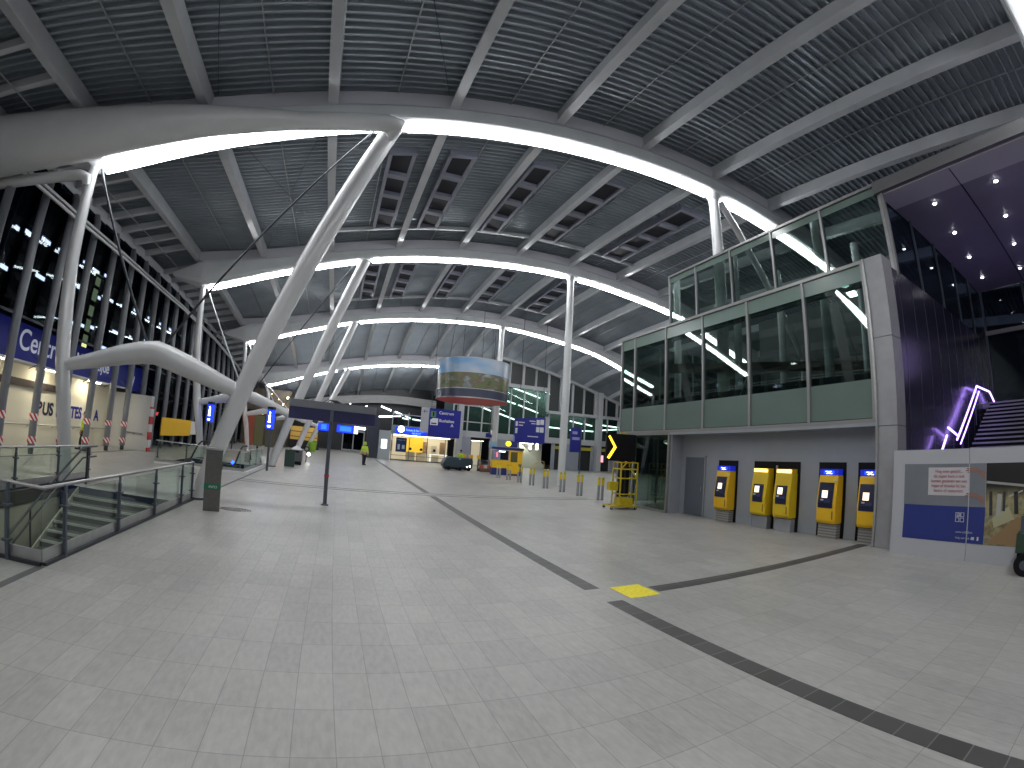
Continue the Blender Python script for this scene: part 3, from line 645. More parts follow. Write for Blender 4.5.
# building across the street with lit windows
t = thing('office_building', 'dark office building outside with scattered lit windows, seen through the left glass', 'building', (-30, 0, 0))
mb = MB(); mb.box(-6, 0, 20, 90, 0, 26); mb.build('wall', mat('night_facade', (0.012, 0.014, 0.022), 0.5), t)
for k in range(7): MB().box(0, 0.15, 20, 90, 3.2 * k + 3, 3.2 * k + 3.25).build('floor_band', mat('night_band', (0.03, 0.033, 0.05), 0.4), t)
PW = [(31.31, 14.06), (33.08, 14.31), (35.44, 14.67), (37.77, 14.87), (42.48, 15.28), (44.91, 15.31), (47.18, 15.55), (30.94, 10.92), (36.05, 11.74), (37.88, 12.07), (42.76, 12.85),
      (46.86, 13.05), (49.71, 13.54), (52.47, 13.73), (56.45, 14.19), (60.62, 14.35), (64.9, 14.57), (69.33, 14.71), (74.23, 15.01), (40.14, 9.08), (43.0, 9.38), (44.71, 9.63),
      (46.77, 9.89), (52.1, 10.59), (56.25, 10.89), (60.91, 11.4), (70.13, 11.98), (34.5, 8.2), (50.2, 8.4), (58, 8.1)]
random.seed(3)
for (y, z) in PW:
    s_ = 30 / 28.0; y2, z2 = y * s_, 2.12 + (z - 2.12) * s_; wv = random.choice((0.3, 0.4, 0.75)); 
    MB().box(0, 0.05, y2 - wv, y2 + wv, z2 - .17, z2 + .17).build('lit_window', emit('window_glow', (1, .97, .9), 9), t)
for z in (8.2, 9.9, 11.6, 13.3, 15.0): MB().box(0, 0.05, 48.6, 49.6, z - .1, z + 1.2).build('stair_window', emit('stair_glow', (0.65, 0.72, 0.3), 1.3), t)

# ------------------------------------------------------------------ glass block on the right
struct('wall_machines', MB().box(12.5, 12.7, 5.3, 13.55, 0, 3.1), GREYW, 'grey wall holding the yellow ticket machines', 'wall')
struct('wall_machines_return', MB().box(11.95, 12.5, 13.5, 13.62, 0, 3.1), GREYW, 'narrow grey return wall beside the grey door', 'wall')
struct('ceiling_machines', MB().box(11.85, 34, 5.3, 17, 3.04, 3.14), GREYW, 'grey soffit over the ticket machines', 'ceiling')
t = thing('door_1', 'plain grey service door left of the ticket machines', 'door', (12.49, 0, 0), kind='structure')
MB().box(-.015, 0, 12.22, 13.22, 0.02, 2.2).build('door_leaf', mat('door_grey', (0.10, 0.12, 0.15), 0.5), t)
MB().box(-.03, 0, 12.16, 12.22, 0, 2.26).box(-.03, 0, 13.22, 13.28, 0, 2.26).box(-.03, 0, 12.16, 13.28, 2.2, 2.26).build('door_frame', mat('frame_pale', (0.3, 0.31, 0.33), 0.4), t)
MB().box(-.06, -.015, 12.3, 12.34, 0.95, 1.1).build('door_handle', BRUSH, t)
# pier at the corner
t = thing('stone_pier', 'tall pale grey clad pier at the near corner of the glass block', 'pier', kind='structure')
MB().box(11.88, 12.5, 4.72, 5.3, 0, 3.02).box(11.88, 12.5, 4.72, 5.3, 3.04, 5.28).box(11.88, 12.5, 4.72, 5.3, 5.30, 7.5).build('cladding', PIER, t)
MB().box(11.9, 12.48, 4.74, 5.28, 3.0, 5.31).build('joint', DKST, t)
MB().box(11.84, 11.88, 5.26, 5.32, 0, 7.5).build('edge_strip', BRUSH, t)
def glazing(n, label, X, ys, z0, z1, bands, gm=GLB, bw=0.045):
    t = thing('window_%d' % n, label, 'window', kind='structure')
    for i in range(len(ys) - 1): MB().box(X + .02, X + .035, ys[i] + .03, ys[i + 1] - .03, z0 + .04, z1 - .04).build('pane', gm, t)
    mb = MB()
    for y in ys: mb.box(X - .05, X + .1, y - bw, y + bw, z0, z1)
    for z in (z0, z1): mb.box(X - .06, X + .12, ys[0] - bw, ys[-1] + bw, z - .05, z + .05)
    mb.build('window_frame', mat('glazing_frame', (0.27, 0.27, 0.27), 0.4, 0.4), t)
    for (a, b, m) in bands:
        for i in range(len(ys) - 1): MB().box(X - .005, X + .016, ys[i] + .045, ys[i + 1] - .045, a, b).build('spandrel_panel', m, t)
    return t
YS1 = [5.35, 7.4, 9.65, 11.8, 13.9, 16.0, 17.0]
glazing(2, 'lower row of green tinted glass panes above the ticket machines', 11.9, YS1, 3.18, 7.43, [(3.25, 4.25, GRNP), (6.92, 7.36, PGRN)])
YS2 = [5.0, 7.4, 9.65, 11.8, 13.9, 15.7]
glazing(3, 'upper set-back row of dark glass panes of the block', 13.7, YS2, 7.5, 10.64, [(10.3, 10.56, GRNP)])
glazing(4, 'floor-level glass beside the yellow arrow trolley', 11.9, [13.62, 15.9, 17.0], 0.05, 3.1, [])
# end face of the block, looking down the hall
t = thing('window_5', 'end glazing of the block facing the far shops', 'window', kind='structure')
for i in range(7):
    xa = 11.95 + 2.2 * i; MB().box(xa + .04, xa + 2.16, 16.98, 17.0, 3.3, 7.4).build('pane', GLB, t); MB().box(xa + .04, xa + 2.16, 16.98, 17.0, 0.1, 3.0).build('pane', GLB, t)
    MB().box(xa - .04, xa + .04, 16.95, 17.05, 0, 7.43).build('window_frame', MATS['glazing_frame'], t)
struct('floor_upper', MB().box(12.1, 34, 5.3, 17, 3.16, 3.5), mat('slab', (0.12, 0.13, 0.13), 0.6), 'upper floor slab inside the glass block', 'floor')
struct('trim_12', MB().box(12.1, 12.4, 5.3, 17, 4.28, 4.5), DKST, 'dark sill band inside the lower glass row', 'trim')
struct('floor_terrace', MB().box(11.95, 13.7, 5.3, 17, 7.44, 7.5), glass('terrace_glass', (0.35, 0.42, 0.42), 0.02), 'glass ledge between the two glass rows', 'ledge')
struct('wall_block_core', MB().box(22, 22.3, 5.3, 17, 3.5, 10.3), mat('core_wall', (0.05, 0.055, 0.06), 0.5), 'dark core wall deep inside the glass block', 'wall')
for i, y in enumerate((8.2, 12.4, 16.2)):
    for j, x in enumerate((14.6, 17.8)):
        mb = MB(); mb.tube([(x, y, 3.5), (x, y, 11.0)], 0.17, 16)
        tag(mb.build('inner_column', STEEL), 'round column inside the glass block, %s row from the stairs, %s' % (ORD[i], ['near the glass', 'deeper inside'][j]), 'column', 'columns inside the glass block')
mb = MB(); mb.bar((12.8, 14.5, 5.9), (19, 7.2, 5.9), 0.3, 0.35); tag(mb.build('inner_beam', mat('brown_inner', (0.09, 0.075, 0.06), 0.6)), 'brown horizontal beam inside the lower glass row', 'beam')

for i, (x, y, z, c_) in enumerate(((16.5, 15.2, 2.9, 'warm'), (20.5, 13.5, 2.9, 'cool'), (17.5, 9.0, 9.8, 'cool'))):  # the upper-row one is an added fill light to brighten the interior
    tag(MB().box(x - .4, x + .4, y - .1, y + .1, z, z + .06).build('inner_lamp', emit('inner_' + c_, (1, .9, .65) if c_ == 'warm' else (.8, .9, 1), 14)), ['small warm ceiling lamp inside the floor-level glass', 'cool ceiling lamp deep inside the floor-level glass', 'cool fill light added inside the upper glass row'][i], 'lamp')
# purple lit stair portal
PORT = mat('portal_ceiling', (0.27, 0.26, 0.30), 0.4, 0, 0.06, 1)
struct('ceiling_portal', MB().box(13.7, 26, -6, 5.2, 10.25, 10.6), PORT, 'smooth grey purple ceiling with downlights over the stairs', 'ceiling')
struct('trim_13', MB().box(13.55, 13.7, -6, 5.2, 10.25, 10.66), mat('fascia', (0.11, 0.11, 0.115), 0.45), 'grey front edge of the portal ceiling', 'trim')
struct('trim_14', MB().box(13.75, 14.95, -6, 5.1, 10.22, 10.25), mat('pale_ceiling_panel', (0.6, 0.58, 0.62), 0.45), 'paler outer band of the portal ceiling', 'trim')
struct('trim_15', MB().box(13.8, 26, 2.66, 2.69, 10.212, 10.25), BLACK, 'dark joint running back along the portal ceiling', 'trim')
TILEW = mat('dark_gloss_tile', (0.024, 0.024, 0.045), 0.22, 0, 0.1, 1)
mb = MB()
for i in range(12): mb.box(12.52 + 1.13 * i, 12.52 + 1.13 * i + 1.11, 5.0, 5.2, 0, 7.62)
for i in range(12): _j = MB(); _j.box(12.52 + 1.13 * i + 1.108, 12.52 + 1.13 * i + 1.132, 4.994, 5.19, 0, 7.62); struct('trim_%d' % (20 + i), _j, mat('joint_metal', (0.12, 0.12, 0.14), 0.4, 0.5), 'thin metal joint of the dark panelled wall', 'trim')
struct('wall_portal', mb, TILEW, 'dark glossy panelled wall beside the purple lit stairs', 'wall')
t = thing('window_6', 'glass strip between the dark panelled wall and the portal ceiling', 'window', kind='structure')
for i in range(5):
    MB().box(13.75 + 2.45 * i, 13.75 + 2.45 * (i + 1) - .06, 5.08, 5.1, 7.65, 10.2).build('pane', GLD, t)
    MB().box(13.7 + 2.45 * i, 13.76 + 2.45 * i, 5.02, 5.16, 7.62, 10.25).build('window_frame', BRUSH if i == 0 else GRST, t)
t = thing('window_7', 'dark glass back wall at the head of the purple stairs', 'window', kind='structure')
for i in range(5):
    y = 5.0 - 2.2 * i
    MB().box(25.9, 25.93, y - 2.15, y - .05, 4.6, 8.0).build('pane', GLD, t); MB().box(25.9, 25.93, y - 2.15, y - .05, 8.2, 10.2).build('pane', GLD, t)
    MB().box(25.8, 26.0, y - .06, y + .06, 4.5, 10.25).build('window_frame', GRST, t)
MB().box(25.75, 26.0, -6, 5, 8.0, 8.2).build('transom', mat('transom', (0.25, 0.24, 0.2), 0.5), t)
DL = [(15.53, 3.83), (15.54, 1.64), (18.2, 4.0), (18.16, 1.94), (20.95, 4.2), (20.91, 2.2), (23.81, 4.35), (23.87, 2.5)]
for i, (x, y) in enumerate(DL):
    t = thing('downlight', 'small round white downlight in the portal ceiling, %s going back' % ORD[i], 'downlight', (x, y, 10.2), 0, 'downlights in the portal ceiling')
    MB().lathe([(0.06, 0.0), (0.06, 0.03), (0.06, 0.05)]).build('lens', emit('downlight_lens', (0.95, 0.93, 1), 25), t)
    mb = MB(); mb.tube([(0.075 * math.cos(a * PI / 8), 0.075 * math.sin(a * PI / 8), 0.035) for a in range(17)], 0.015, 6); mb.build('trim_ring', BRUSH, t)
t = thing('wide_staircase', 'wide dark stairs under purple light behind the white hoarding', 'staircase')
SB = mat('purple_lit_step', (0.34, 0.34, 0.38), 0.35, 0.2)
nS = 26
for k in range(nS):
    x0 = 14.4 + 0.345 * k; z = 0.175 * (k + 1)
    s_ = MB().box(x0, x0 + .36, -6, 4.65, z - .06, z).build('step', SB, t)
    MB().box(x0 + .03, x0 + .36, -6, 4.62, z - .175, z - .06).build('riser', BLACK, s_)
struct('floor_landing', MB().box(14.4 + .345 * nS, 26, -6, 5.0, 4.35, 4.55), SB, 'landing at the head of the purple stairs', 'floor')
PUR = emit('purple_led', (0.42, 0.26, 1.0), 6)
t = thing('led_handrail', 'glowing purple handrail climbing the wide stairs', 'handrail')
mb = MB(); mb.tube([(15.4, 4.75, 2.1), (16.43, 4.75, 2.95)], 0.035, 8); mb.build('lower_rail', PUR, t)
mb = MB(); mb.tube([(16.6, 4.75, 3.2), (17.75, 4.75, 3.0)], 0.035, 8); mb.build('end_piece', PUR, t)
mb = MB(); mb.tube([(17.7, 4.75, 2.85), (21.25, 4.75, 5.05)], 0.035, 8).tube([(18.0, 4.7, 2.72), (21.4, 4.7, 4.85)], 0.025, 8); split_build(mb, 'upper_rail', PUR, t)
mb = MB(); mb.tube([(21.25, 4.75, 5.05), (23.9, 4.75, 5.1), (25.3, 4.75, 4.6)], 0.04, 8); mb.build('landing_rail', PUR, t)
for x, z in ((16.0, 2.2), (18.5, 3.2), (20.8, 4.6)): MB().tube([(x, 4.75, z - 1.1), (x, 4.75, z)], 0.025, 8).build('post', GRST, t)
for (x, y, z, e) in ((21.0, 1.6, 6.5, 34), (19, -1.5, 6.0, 34)):  # added point lights without fittings, spreading the purple glow of the LED handrail
    ld = bpy.data.lights.new('purple_fill_light', 'POINT'); ld.energy = e; ld.color = (0.55, 0.42, 1.0); ld.shadow_soft_size = 1.0; ld.specular_factor = 0.0
    lo = bpy.data.objects.new('purple_fill_light', ld); COL.objects.link(lo); lo.location = (x, y, z)

# hoarding with printed poster
HB = mat('hoarding_white', (0.42, 0.43, 0.46), 0.6)
t = thing('site_hoarding', 'low white hoarding with a printed blue and grey poster at the right', 'hoarding')
for (a, b) in ((4.66, 2.80), (2.79, 0.7), (0.69, -1.3), (-1.31, -3.3)): MB().box(11.5, 11.6, b, a, 0, 2.4).build('board', HB, t)
X = 11.497
pst = MB().box(X - .004, X, 2.42, 4.37, 1.165, 2.08).build('grey_print', mat('poster_grey', (0.17, 0.185, 0.21), 0.5, 0, 0.06, 2), t)
MB().box(X - .004, X, 2.41, 4.36, 0.39, 1.165).build('blue_print', mat('poster_blue', (0.015, 0.03, 0.19), 0.5), t)
MB().box(X - .008, X - .004, 2.78, 3.77, 1.39, 2.0).build('white_card', mat('card_white', (0.52, 0.50, 0.52), 0.5), t)
RDT = mat('red_ink', (0.35, 0.02, 0.05), 0.5)
for i, ln in enumerate(('Nog even geduld...', 'dit najaar kunt u ook', 'komen genieten van een', 'hapje of drankje bij bar,', 'bistro of restaurant.')):
    text('card_text', ln, 0.097, RDT, t, (X - .012, 3.275, 1.885 - .105 * i), FACE_MX, 0.001, 'CENTER', 0.9, 0)
ARMM = mat('skin', (0.27, 0.14, 0.115), 0.6)
def printed_arm(z, dz):
    mb = MB()
    pts = [(2.44, z + .09 + dz), (2.44, z - .06 + dz), (2.62, z - .03), (2.74, z - .03), (2.80, z - .05), (2.86, z - .045), (2.80, z - .02), (2.88, z - .01), (2.89, z + .01), (2.80, z + .015), (2.87, z + .035), (2.85, z + .055), (2.76, z + .06), (2.66, z + .06)]
    mb.prism(pts, 0, X - .012, X - .008); mb.build('printed_arm', ARMM, t)
printed_arm(1.93, -0.12); printed_arm(1.40, -0.12)
WI = mat('print_white', (0.55, 0.56, 0.6), 0.5)
for (cy, cz) in ((3.04, 0.99), (2.93, 0.99), (3.04, 0.88), (2.93, 0.88)):
    mb = MB(); r = .047
    for (a, b, c_, d_) in ((-r, r, r - .013, r), (-r, r, -r, -r + .013), (-r, -r + .013, -r, r), (r - .013, r, -r, r)): mb.box(X - .008, X - .004, cy + a, cy + b, cz + c_, cz + d_)
    mb.build('logo_square', WI, t)
text('logo_text', 'CU', 0.075, WI, t, (X - .008, 3.055, 0.96), FACE_MX, 0.001, bold=.003)
text('poster_text', 'www.cu2030.nl', 0.062, WI, t, (X - .008, 3.06, 0.60), FACE_MX, 0.001)
text('poster_text', 'Volg ons ook op', 0.062, WI, t, (X - .008, 3.06, 0.475), FACE_MX, 0.001)
MB().box(X - .014, X - .004, 2.785, 2.805, .39, 2.08).build('seam_strip', HB, t)
mb = MB().box(X - .008, X - .004, 2.62, 2.69, 0.47, 0.53); mb.box(X - .008, X - .004, 2.52, 2.56, 0.46, 0.54); split_build(mb, 'poster_icon', WI, t)
def print_mat():
    m = bpy.data.materials.new('printed_terrace_photo'); m.use_nodes = True; nt = m.node_tree; N = nt.nodes; L = nt.links; b = N['Principled BSDF']
    g = N.new('ShaderNodeNewGeometry'); n = N.new('ShaderNodeTexNoise'); n.inputs['Scale'].default_value = 4.5; n.inputs['Detail'].default_value = 3; L.new(g.outputs['Position'], n.inputs[0])
    s = N.new('ShaderNodeSeparateXYZ'); L.new(g.outputs['Position'], s.inputs[0])
    r1 = N.new('ShaderNodeValToRGB'); e = r1.color_ramp.elements
    e[0].color = (0.28, 0.26, 0.10, 1); e[1].position = 0.62; e[1].color = (0.20, 0.15, 0.08, 1)
    x = e.new(0.3); x.color = (0.16, 0.17, 0.14, 1); x = e.new(0.45); x.color = (0.34, 0.31, 0.15, 1); x = e.new(0.8); x.color = (0.02, 0.02, 0.03, 1)
    L.new(n.outputs['Fac'], r1.inputs[0])
    mr = N.new('ShaderNodeMapRange'); mr.inputs[1].default_value = 1.35; mr.inputs[2].default_value = 1.6; L.new(s.outputs[2], mr.inputs[0])
    mx = N.new('ShaderNodeMixRGB'); L.new(mr.outputs[0], mx.inputs[0]); L.new(r1.outputs[0], mx.inputs[1]); mx.inputs[2].default_value = (0.012, 0.012, 0.014, 1)
    L.new(mx.outputs[0], b.inputs['Base Color']); return m
MB().box(X - .004, X, 0.75, 2.41, 0.39, 2.08).build('terrace_print', print_mat(), t)
MB().bar((X - .006, 2.40, 1.69), (X - .006, 0.75, 1.55), 0.004, 0.05).build('printed_awning', mat('awning', (0.35, 0.35, 0.3), 0.5), t)
for (ya, za, yb_, zb_, w2, c_) in ((2.3, 1.5, 2.28, 1.0, .07, 'd'), (2.1, 1.45, 2.12, 1.0, .1, 'w'), (2.0, 1.5, 2.0, 1.1, .06, 'd'), (1.75, 1.5, 1.72, 1.05, .09, 'd'), (1.9, 1.4, 1.6, 1.52, .03, 'w')):
    MB().bar((X - .0065, ya, za), (X - .0065, yb_, zb_), w2, .004, (1, 0, 0)).build('printed_figure', mat('print_fig_' + c_, (0.03, 0.03, 0.035) if c_ == 'd' else (0.4, 0.4, 0.4), .5), t)
mb = MB(); mb.add([(X - .007, 2.37, .42), (X - .007, 1.3, .42), (X - .007, 1.25, .95), (X - .007, 1.7, 1.0)], [(0, 1, 2, 3)]); mb.build('printed_table', mat('print_orange', (0.30, 0.19, 0.09), 0.5), t)
mb = MB(); mb.add([(X - .0075, 2.2, .75), (X - .0075, 1.75, .95), (X - .0075, 1.9, 1.2), (X - .0075, 2.25, .95)], [(0, 1, 2, 3)]); mb.build('printed_cloth', mat('print_cream', (0.42, 0.40, 0.24), 0.5), t)

# ------------------------------------------------------------------ ticket machines
LOUV = striped('louvre_plinth', (0.30, 0.29, 0.27), (0.17, 0.165, 0.155), 4.0, (0, PI / 2, 0))
def ticket_machine(blue):
    t = thing('ticket_machine', '', 'ticket machine', (12.5, 0, 0), 0, 'yellow ticket machines in the grey wall')
    MB().box(-.02, .0, -.40, .50, 0.0, 2.12).build('niche', BLACK, t)
    MB().box(-.26, 0, -.30, .30, 0.0, 0.40).build('plinth', LOUV if blue else mat('grey_plinth', (0.26, 0.27, 0.29), 0.45), t)
    body = [(-.34, .42), (-.40, .50), (-.42, 1.0), (-.37, 1.35), (-.30, 1.76), (0, 1.76), (0, .42)]
    mb = MB(); mb.prism([(a, b) for a, b in body], 1, -.31, .31)
    bd = mb.build('body', YEL if blue else mat('machine_yellow_pale', (0.68, 0.47, 0.01), 0.4), t)
    bv = bd.modifiers.new('bevel', 'BEVEL'); bv.width = .02; bv.segments = 2
    if blue:
        MB().box(-.30, -.02, -.30, .30, 1.765, 1.93).build('header', emit('machine_blue', (0.01, 0.03, 0.7), 0.45), t)
        MB().box(-.31, -.30, -.17, .17, 1.80, 1.89).build('header_glow', emit('machine_blue_glow', (0.02, 0.08, 1.0), 1.6), t)
        mb = MB(); mb.add([(-.315, .09, 1.80), (-.315, .02, 1.80), (-.315, -.09, 1.875), (-.315, -.02, 1.875)], [(0, 1, 2, 3)])
        mb.box(-.316, -.312, .02, .11, 1.86, 1.875); mb.box(-.316, -.312, -.11, -.02, 1.80, 1.815)
        mb.build('arrow_emblem', emit('emblem_white', (0.8, 0.88, 1), 4), t)
    else:
        MB().box(-.30, -.02, -.30, .30, 1.765, 1.90).build('header', YEL, t)
        MB().box(-.31, -.30, -.27, .27, 1.785, 1.88).build('header_lamp', emit('machine_yellow_lamp', (1.0, 0.85, 0.2), 3.5), t)
    # front panel, screen, keypad following the slanted front
    def fr(z):  # x of the front at height z
        for (xa, za), (xb, zb) in zip(body[1:4], body[2:5]):
            if za <= z <= zb: return xa + (xb - xa) * (z - za) / (zb - za)
        return -.4
    def pl(name, y0, y1, z0, z1, m, off, par=t):
        a, b = fr(z0) - off, fr(z1) - off; mb = MB()
        mb.add([(a, y0, z0), (a, y1, z0), (b, y1, z1), (b, y0, z1), (a + .02, y0, z0), (a + .02, y1, z0), (b + .02, y1, z1), (b + .02, y0, z1)],
               [(0, 1, 2, 3), (7, 6, 5, 4), (0, 4, 5, 1), (1, 5, 6, 2), (2, 6, 7, 3), (3, 7, 4, 0)]); return mb.build(name, m, par)
    z0, z1 = (0.86, 1.56) if blue else (0.84, 1.40)
    y0, y1 = (-.21, .26) if blue else (-.19, .21)
    pl('control_panel', y0, y1, z0, .999, NAVY, .012); pl('control_panel', y0, y1, 1.0, 1.349, NAVY, .012); pl('control_panel', y0, y1, 1.35, z1, NAVY, .012)
    pl('screen', -.03, .15, 1.14, 1.34, emit('machine_screen', (1.0, 0.82, 0.6), 1.5), .02)
    pl('keypad', .08, .17, 1.06, 1.10, mat('keypad_grey', (0.5, 0.5, 0.5), 0.4), .03)
    pl('card_slot', -.13, .05, 1.01, 1.09, mat('slot_blue', (0.02, 0.03, 0.12), 0.4), .022)
    pl('side_slot', -.23, -.19, 0.55, 0.78, mat('slot_brown', (0.25, 0.14, 0.01), 0.5), .006)
    if blue: pl('label_plate', -.27, -.17, 1.60, 1.66, mat('label_pale', (0.55, 0.55, 0.35), 0.5), .006)
    return t
mA = ticket_machine(True); mA.location.y = 11.0; mA['label'] = 'yellow ticket machine with a blue lit top, next to the grey door'
mB = ticket_machine(False); mB.location.y = 9.38; mB['label'] = 'yellow ticket machine with a yellow lit top, left of the touching pair'
c = copy_tree(mA); c.location.y = 6.9; c['label'] = 'yellow ticket machine with a blue lit top, standing alone right of the pair'
c = copy_tree(mA); c.location.y = 5.62; c['label'] = 'yellow ticket machine with a blue lit top, half hidden by the stone pier'
c = copy_tree(mB); c.location.y = 8.47; c['label'] = 'yellow ticket machine with a yellow lit top, right of the touching pair'
tag(MB().box(12.44, 12.475, 8.90, 8.96, 0, 2.0).build('steel_upright', BRUSH), 'thin steel upright between the touching pair of ticket machines', 'upright')

# ------------------------------------------------------------------ sign board on a pole
t = thing('sign_board', 'wide dark overhead sign board on one grey pole in the hall', 'sign board', (-.31, 14.1, 0))
MB().tube([(0, 0, 0), (0, 0, 3.0)], 0.06, 14).build('pole', GRST, t)
MB().lathe([(0.075, .86), (0.075, .92)]).build('red_collar', RED, t)
MB().lathe([(0.12, 0), (0.12, 0.02), (.07, .04)]).build('foot', GRST, t)
MB().box(-1.32, 1.34, -.09, .09, 2.86, 3.08).build('top_rail', mat('board_grey', (0.15, 0.16, 0.18), 0.5), t)
MB().box(-1.30, 1.32, -.07, .07, 2.50, 2.855).build('panel', mat('board_navy', (0.006, 0.007, 0.075), 0.4), t)
MB().box(-.05, .05, -.10, -.07, 2.5, 2.86).build('clamp', GRST, t)
mb = MB()
for a in range(5): mb.tube([(-.3 + .12 * a, 0, 3.08), (-.15 + .06 * a, 0, 3.17), (.1 + .05 * a, .05, 3.08)], 0.012, 5)
mb.build('wire_bundle', DKST, t)

# lit I-signs on poles
def isign(x, y, label):
    t = thing('blue_lit_sign', label, 'lit sign', (x, y, 0), math.radians(-35), 'blue lit signs on dark poles')
    MB().tube([(0, 0.06, 0), (0, 0.06, 3.1)], 0.06, 12).build('pole', GRST, t)
    MB().box(-.2, .2, -.08, .08, 2.1, 3.05).build('sign_box', emit('isign_blue', (0.01, 0.05, 0.9), 1.4), t)
    MB().box(-.21, .21, -.09, .09, 3.05, 3.2).build('cap', DKST, t)
    mb = MB().box(-.05, .05, -.095, -.08, 2.5, 2.8).box(-.08, .08, -.095, -.08, 2.42, 2.48).box(-.04, .04, -.095, -.08, 2.86, 2.94)
    mb.box(-.09, .09, -.095, -.08, 2.18, 2.27); mb.build('letter', emit('isign_white', (0.9, 0.95, 1), 7), t)
isign(-7.5, 26.4, 'blue lit sign on a dark pole left of the nearest slanting strut')
isign(-3.62, 23.8, 'blue lit sign on a dark pole right of the nearest slanting strut')

# litter bin
t = thing('litter_bin', 'tall dark grey litter bin with a pale top behind the second strut', 'litter bin', (-2.75, 30.5, 0))
MB().box(-.36, .36, -.3, .3, 0.0, 0.22).build('base', BLACK, t)
MB().box(-.4, .4, -.33, .33, 0.22, 0.95).build('body', mat('bin_grey', (0.10, 0.10, 0.115), 0.4), t)
MB().lathe([(0.36, .95), (0.30, 1.05), (0.12, 1.16), (0.02, 1.18)], 0, 0, 16).build('lid', WHITE, t)
MB().box(-.2, .2, -.335, -.33, .78, .9).build('slot', BLACK, t)

# ------------------------------------------------------------------ bollards
BP = [(11.74, 18.29), (11.72, 20.23), (11.68, 22.05), (11.66, 24.1), (11.62, 26.0), (11.58, 27.9), (11.55, 29.85), (11.5, 31.8)]
b0 = None
for i, (x, y) in enumerate(BP):
    for j in range(2):
        lab = '%s bollard, yellow topped steel post, of the %s pair counted from the yellow trolley' % (['left', 'right'][j], ORD[i])
        if b0 is None:
            b0 = thing('bollard', lab, 'bollard', (x, y, 0), 0, 'yellow topped bollards in pairs')
            MB().tube([(0, 0, 0), (0, 0, .70)], 0.068, 14).build('post', mat('bollard_steel', (0.33, 0.34, 0.36), 0.35, 0.2), b0)
            MB().tube([(0, 0, .70), (0, 0, .98)], 0.072, 14).build('yellow_band', mat('bollard_yellow', (0.75, 0.57, 0.02), .45), b0)
            MB().lathe([(0.066, .98), (0.066, 1.04), (0.045, 1.08), (0.005, 1.10)], 0, 0, 14).build('cap', YEL2, b0)
            MB().lathe([(0.075, 0), (0.075, 0.012), (.06, .02)], 0, 0, 14).build('foot', DKST, b0)
            o = b0
        else: o = copy_tree(b0)
        o.location = (x + .22 * j, y, 0); o['label'] = lab

# ------------------------------------------------------------------ arrow board trolley
t = thing('arrow_trolley', 'yellow wheeled steel frame carrying a black board with a lit yellow arrow', 'arrow trolley', (10.85, 15.2, 0))
LX = -.24
mb = MB(); B_ = .035
def yb(a, b): mb.bar(a, b, B_ * 1.3, B_ * 1.3)
for x in (LX, .5):
    for y in (-.35, .35): yb((x, y, .14), (x, y, 1.88))
for z in (.14, .62, 1.25, 1.62, 1.88):
    for y in (-.35, .35): yb((LX, y, z), (.5, y, z))
    for x in (LX, .5): yb((x, -.35, z), (x, .35, z))
yb((.2, .35, .14), (.2, .35, 1.9)); yb((.5, -.35, 1.25), (.2, -.35, 1.62)); yb((LX, -.35, 1.62), (0, -.35, 1.88))
mb.build('frame', YEL2, t)
mb = MB(); mb.bar((-.6, -.35, .14), (.55, -.35, .14), .07, .05).bar((-.6, .35, .14), (.55, .35, .14), .07, .05).bar((-.6, -.35, .14), (-.6, .35, .14), .07, .05).box(LX, .5, -.36, .36, .12, .16); mb.build('base', YEL2, t)
MB().box(-.18, .42, -.25, .25, .17, .45).build('battery_box', YEL2, t)
MB().box(-.62, -.26, -.2, .1, .75, 1.1).build('side_box', YEL2, t)
split_build(MB().box(-.1, .08, .0, .2, .5, 1.93).box(.22, .38, .1, .3, .5, 1.7), 'mast', BLACK, t)
for x in (-.57, .5):
    for y in (-.35, .35):
        w_ = MB().tube([(x, y - .02, .055), (x, y + .02, .055)], .055, 14).build('caster', BLACK, t)
        MB().box(x - .02, x + .02, y - .03, y + .03, .05, .13).build('fork', BRUSH, w_)
bd = MB().box(-.80, .52, -.05, .05, 1.93, 3.02).build('board', BLACK, t)
MB().box(-.2, .12, -.04, .04, 3.02, 3.08).build('board_lamp_cap', YEL2, t)
mb = MB(); mb.bar((-.70, -.055, 2.92), (-.40, -.055, 2.47), .012, .085, (0, 0, 1)).bar((-.40, -.055, 2.50), (-.70, -.055, 2.03), .012, .11)
mb.build('lit_arrow', emit('amber_arrow', (1.0, 0.62, 0.03), 3.2), t)
t.rotation_euler = (0, 0, math.radians(-8))

# green cart at the right picture edge
t = thing('green_cart', 'dark green wheeled cart at the right edge in front of the hoarding', 'cart', (11.0, 1.13, 0))
MB().box(-.42, .3, -.55, .42, .42, .78).build('body', mat('cart_green', (0.02, 0.05, 0.03), 0.5), t)
MB().box(-.36, .24, -.5, .36, .78, 1.1).build('upper_box', mat('cart_blue_grey', (0.05, 0.07, 0.10), 0.5), t)
MB().box(-.3, .2, -.45, .3, 1.1, 1.36).build('load', mat('cart_load', (0.04, 0.08, 0.12), 0.5), t)
for y in (.22, -.42):
    for x in (-.42, .28):
        w_ = MB().tube([(x - .05, y, .21), (x + .05, y, .21)], .21, 20).build('wheel', BLACK, t)
        MB().tube([(x - .056, y, .21), (x + .056, y, .21)], .09, 14).build('hub', GRST, w_)
MB().box(-.3, .2, -.5, .4, .25, .42).build('chassis', BLACK, t)

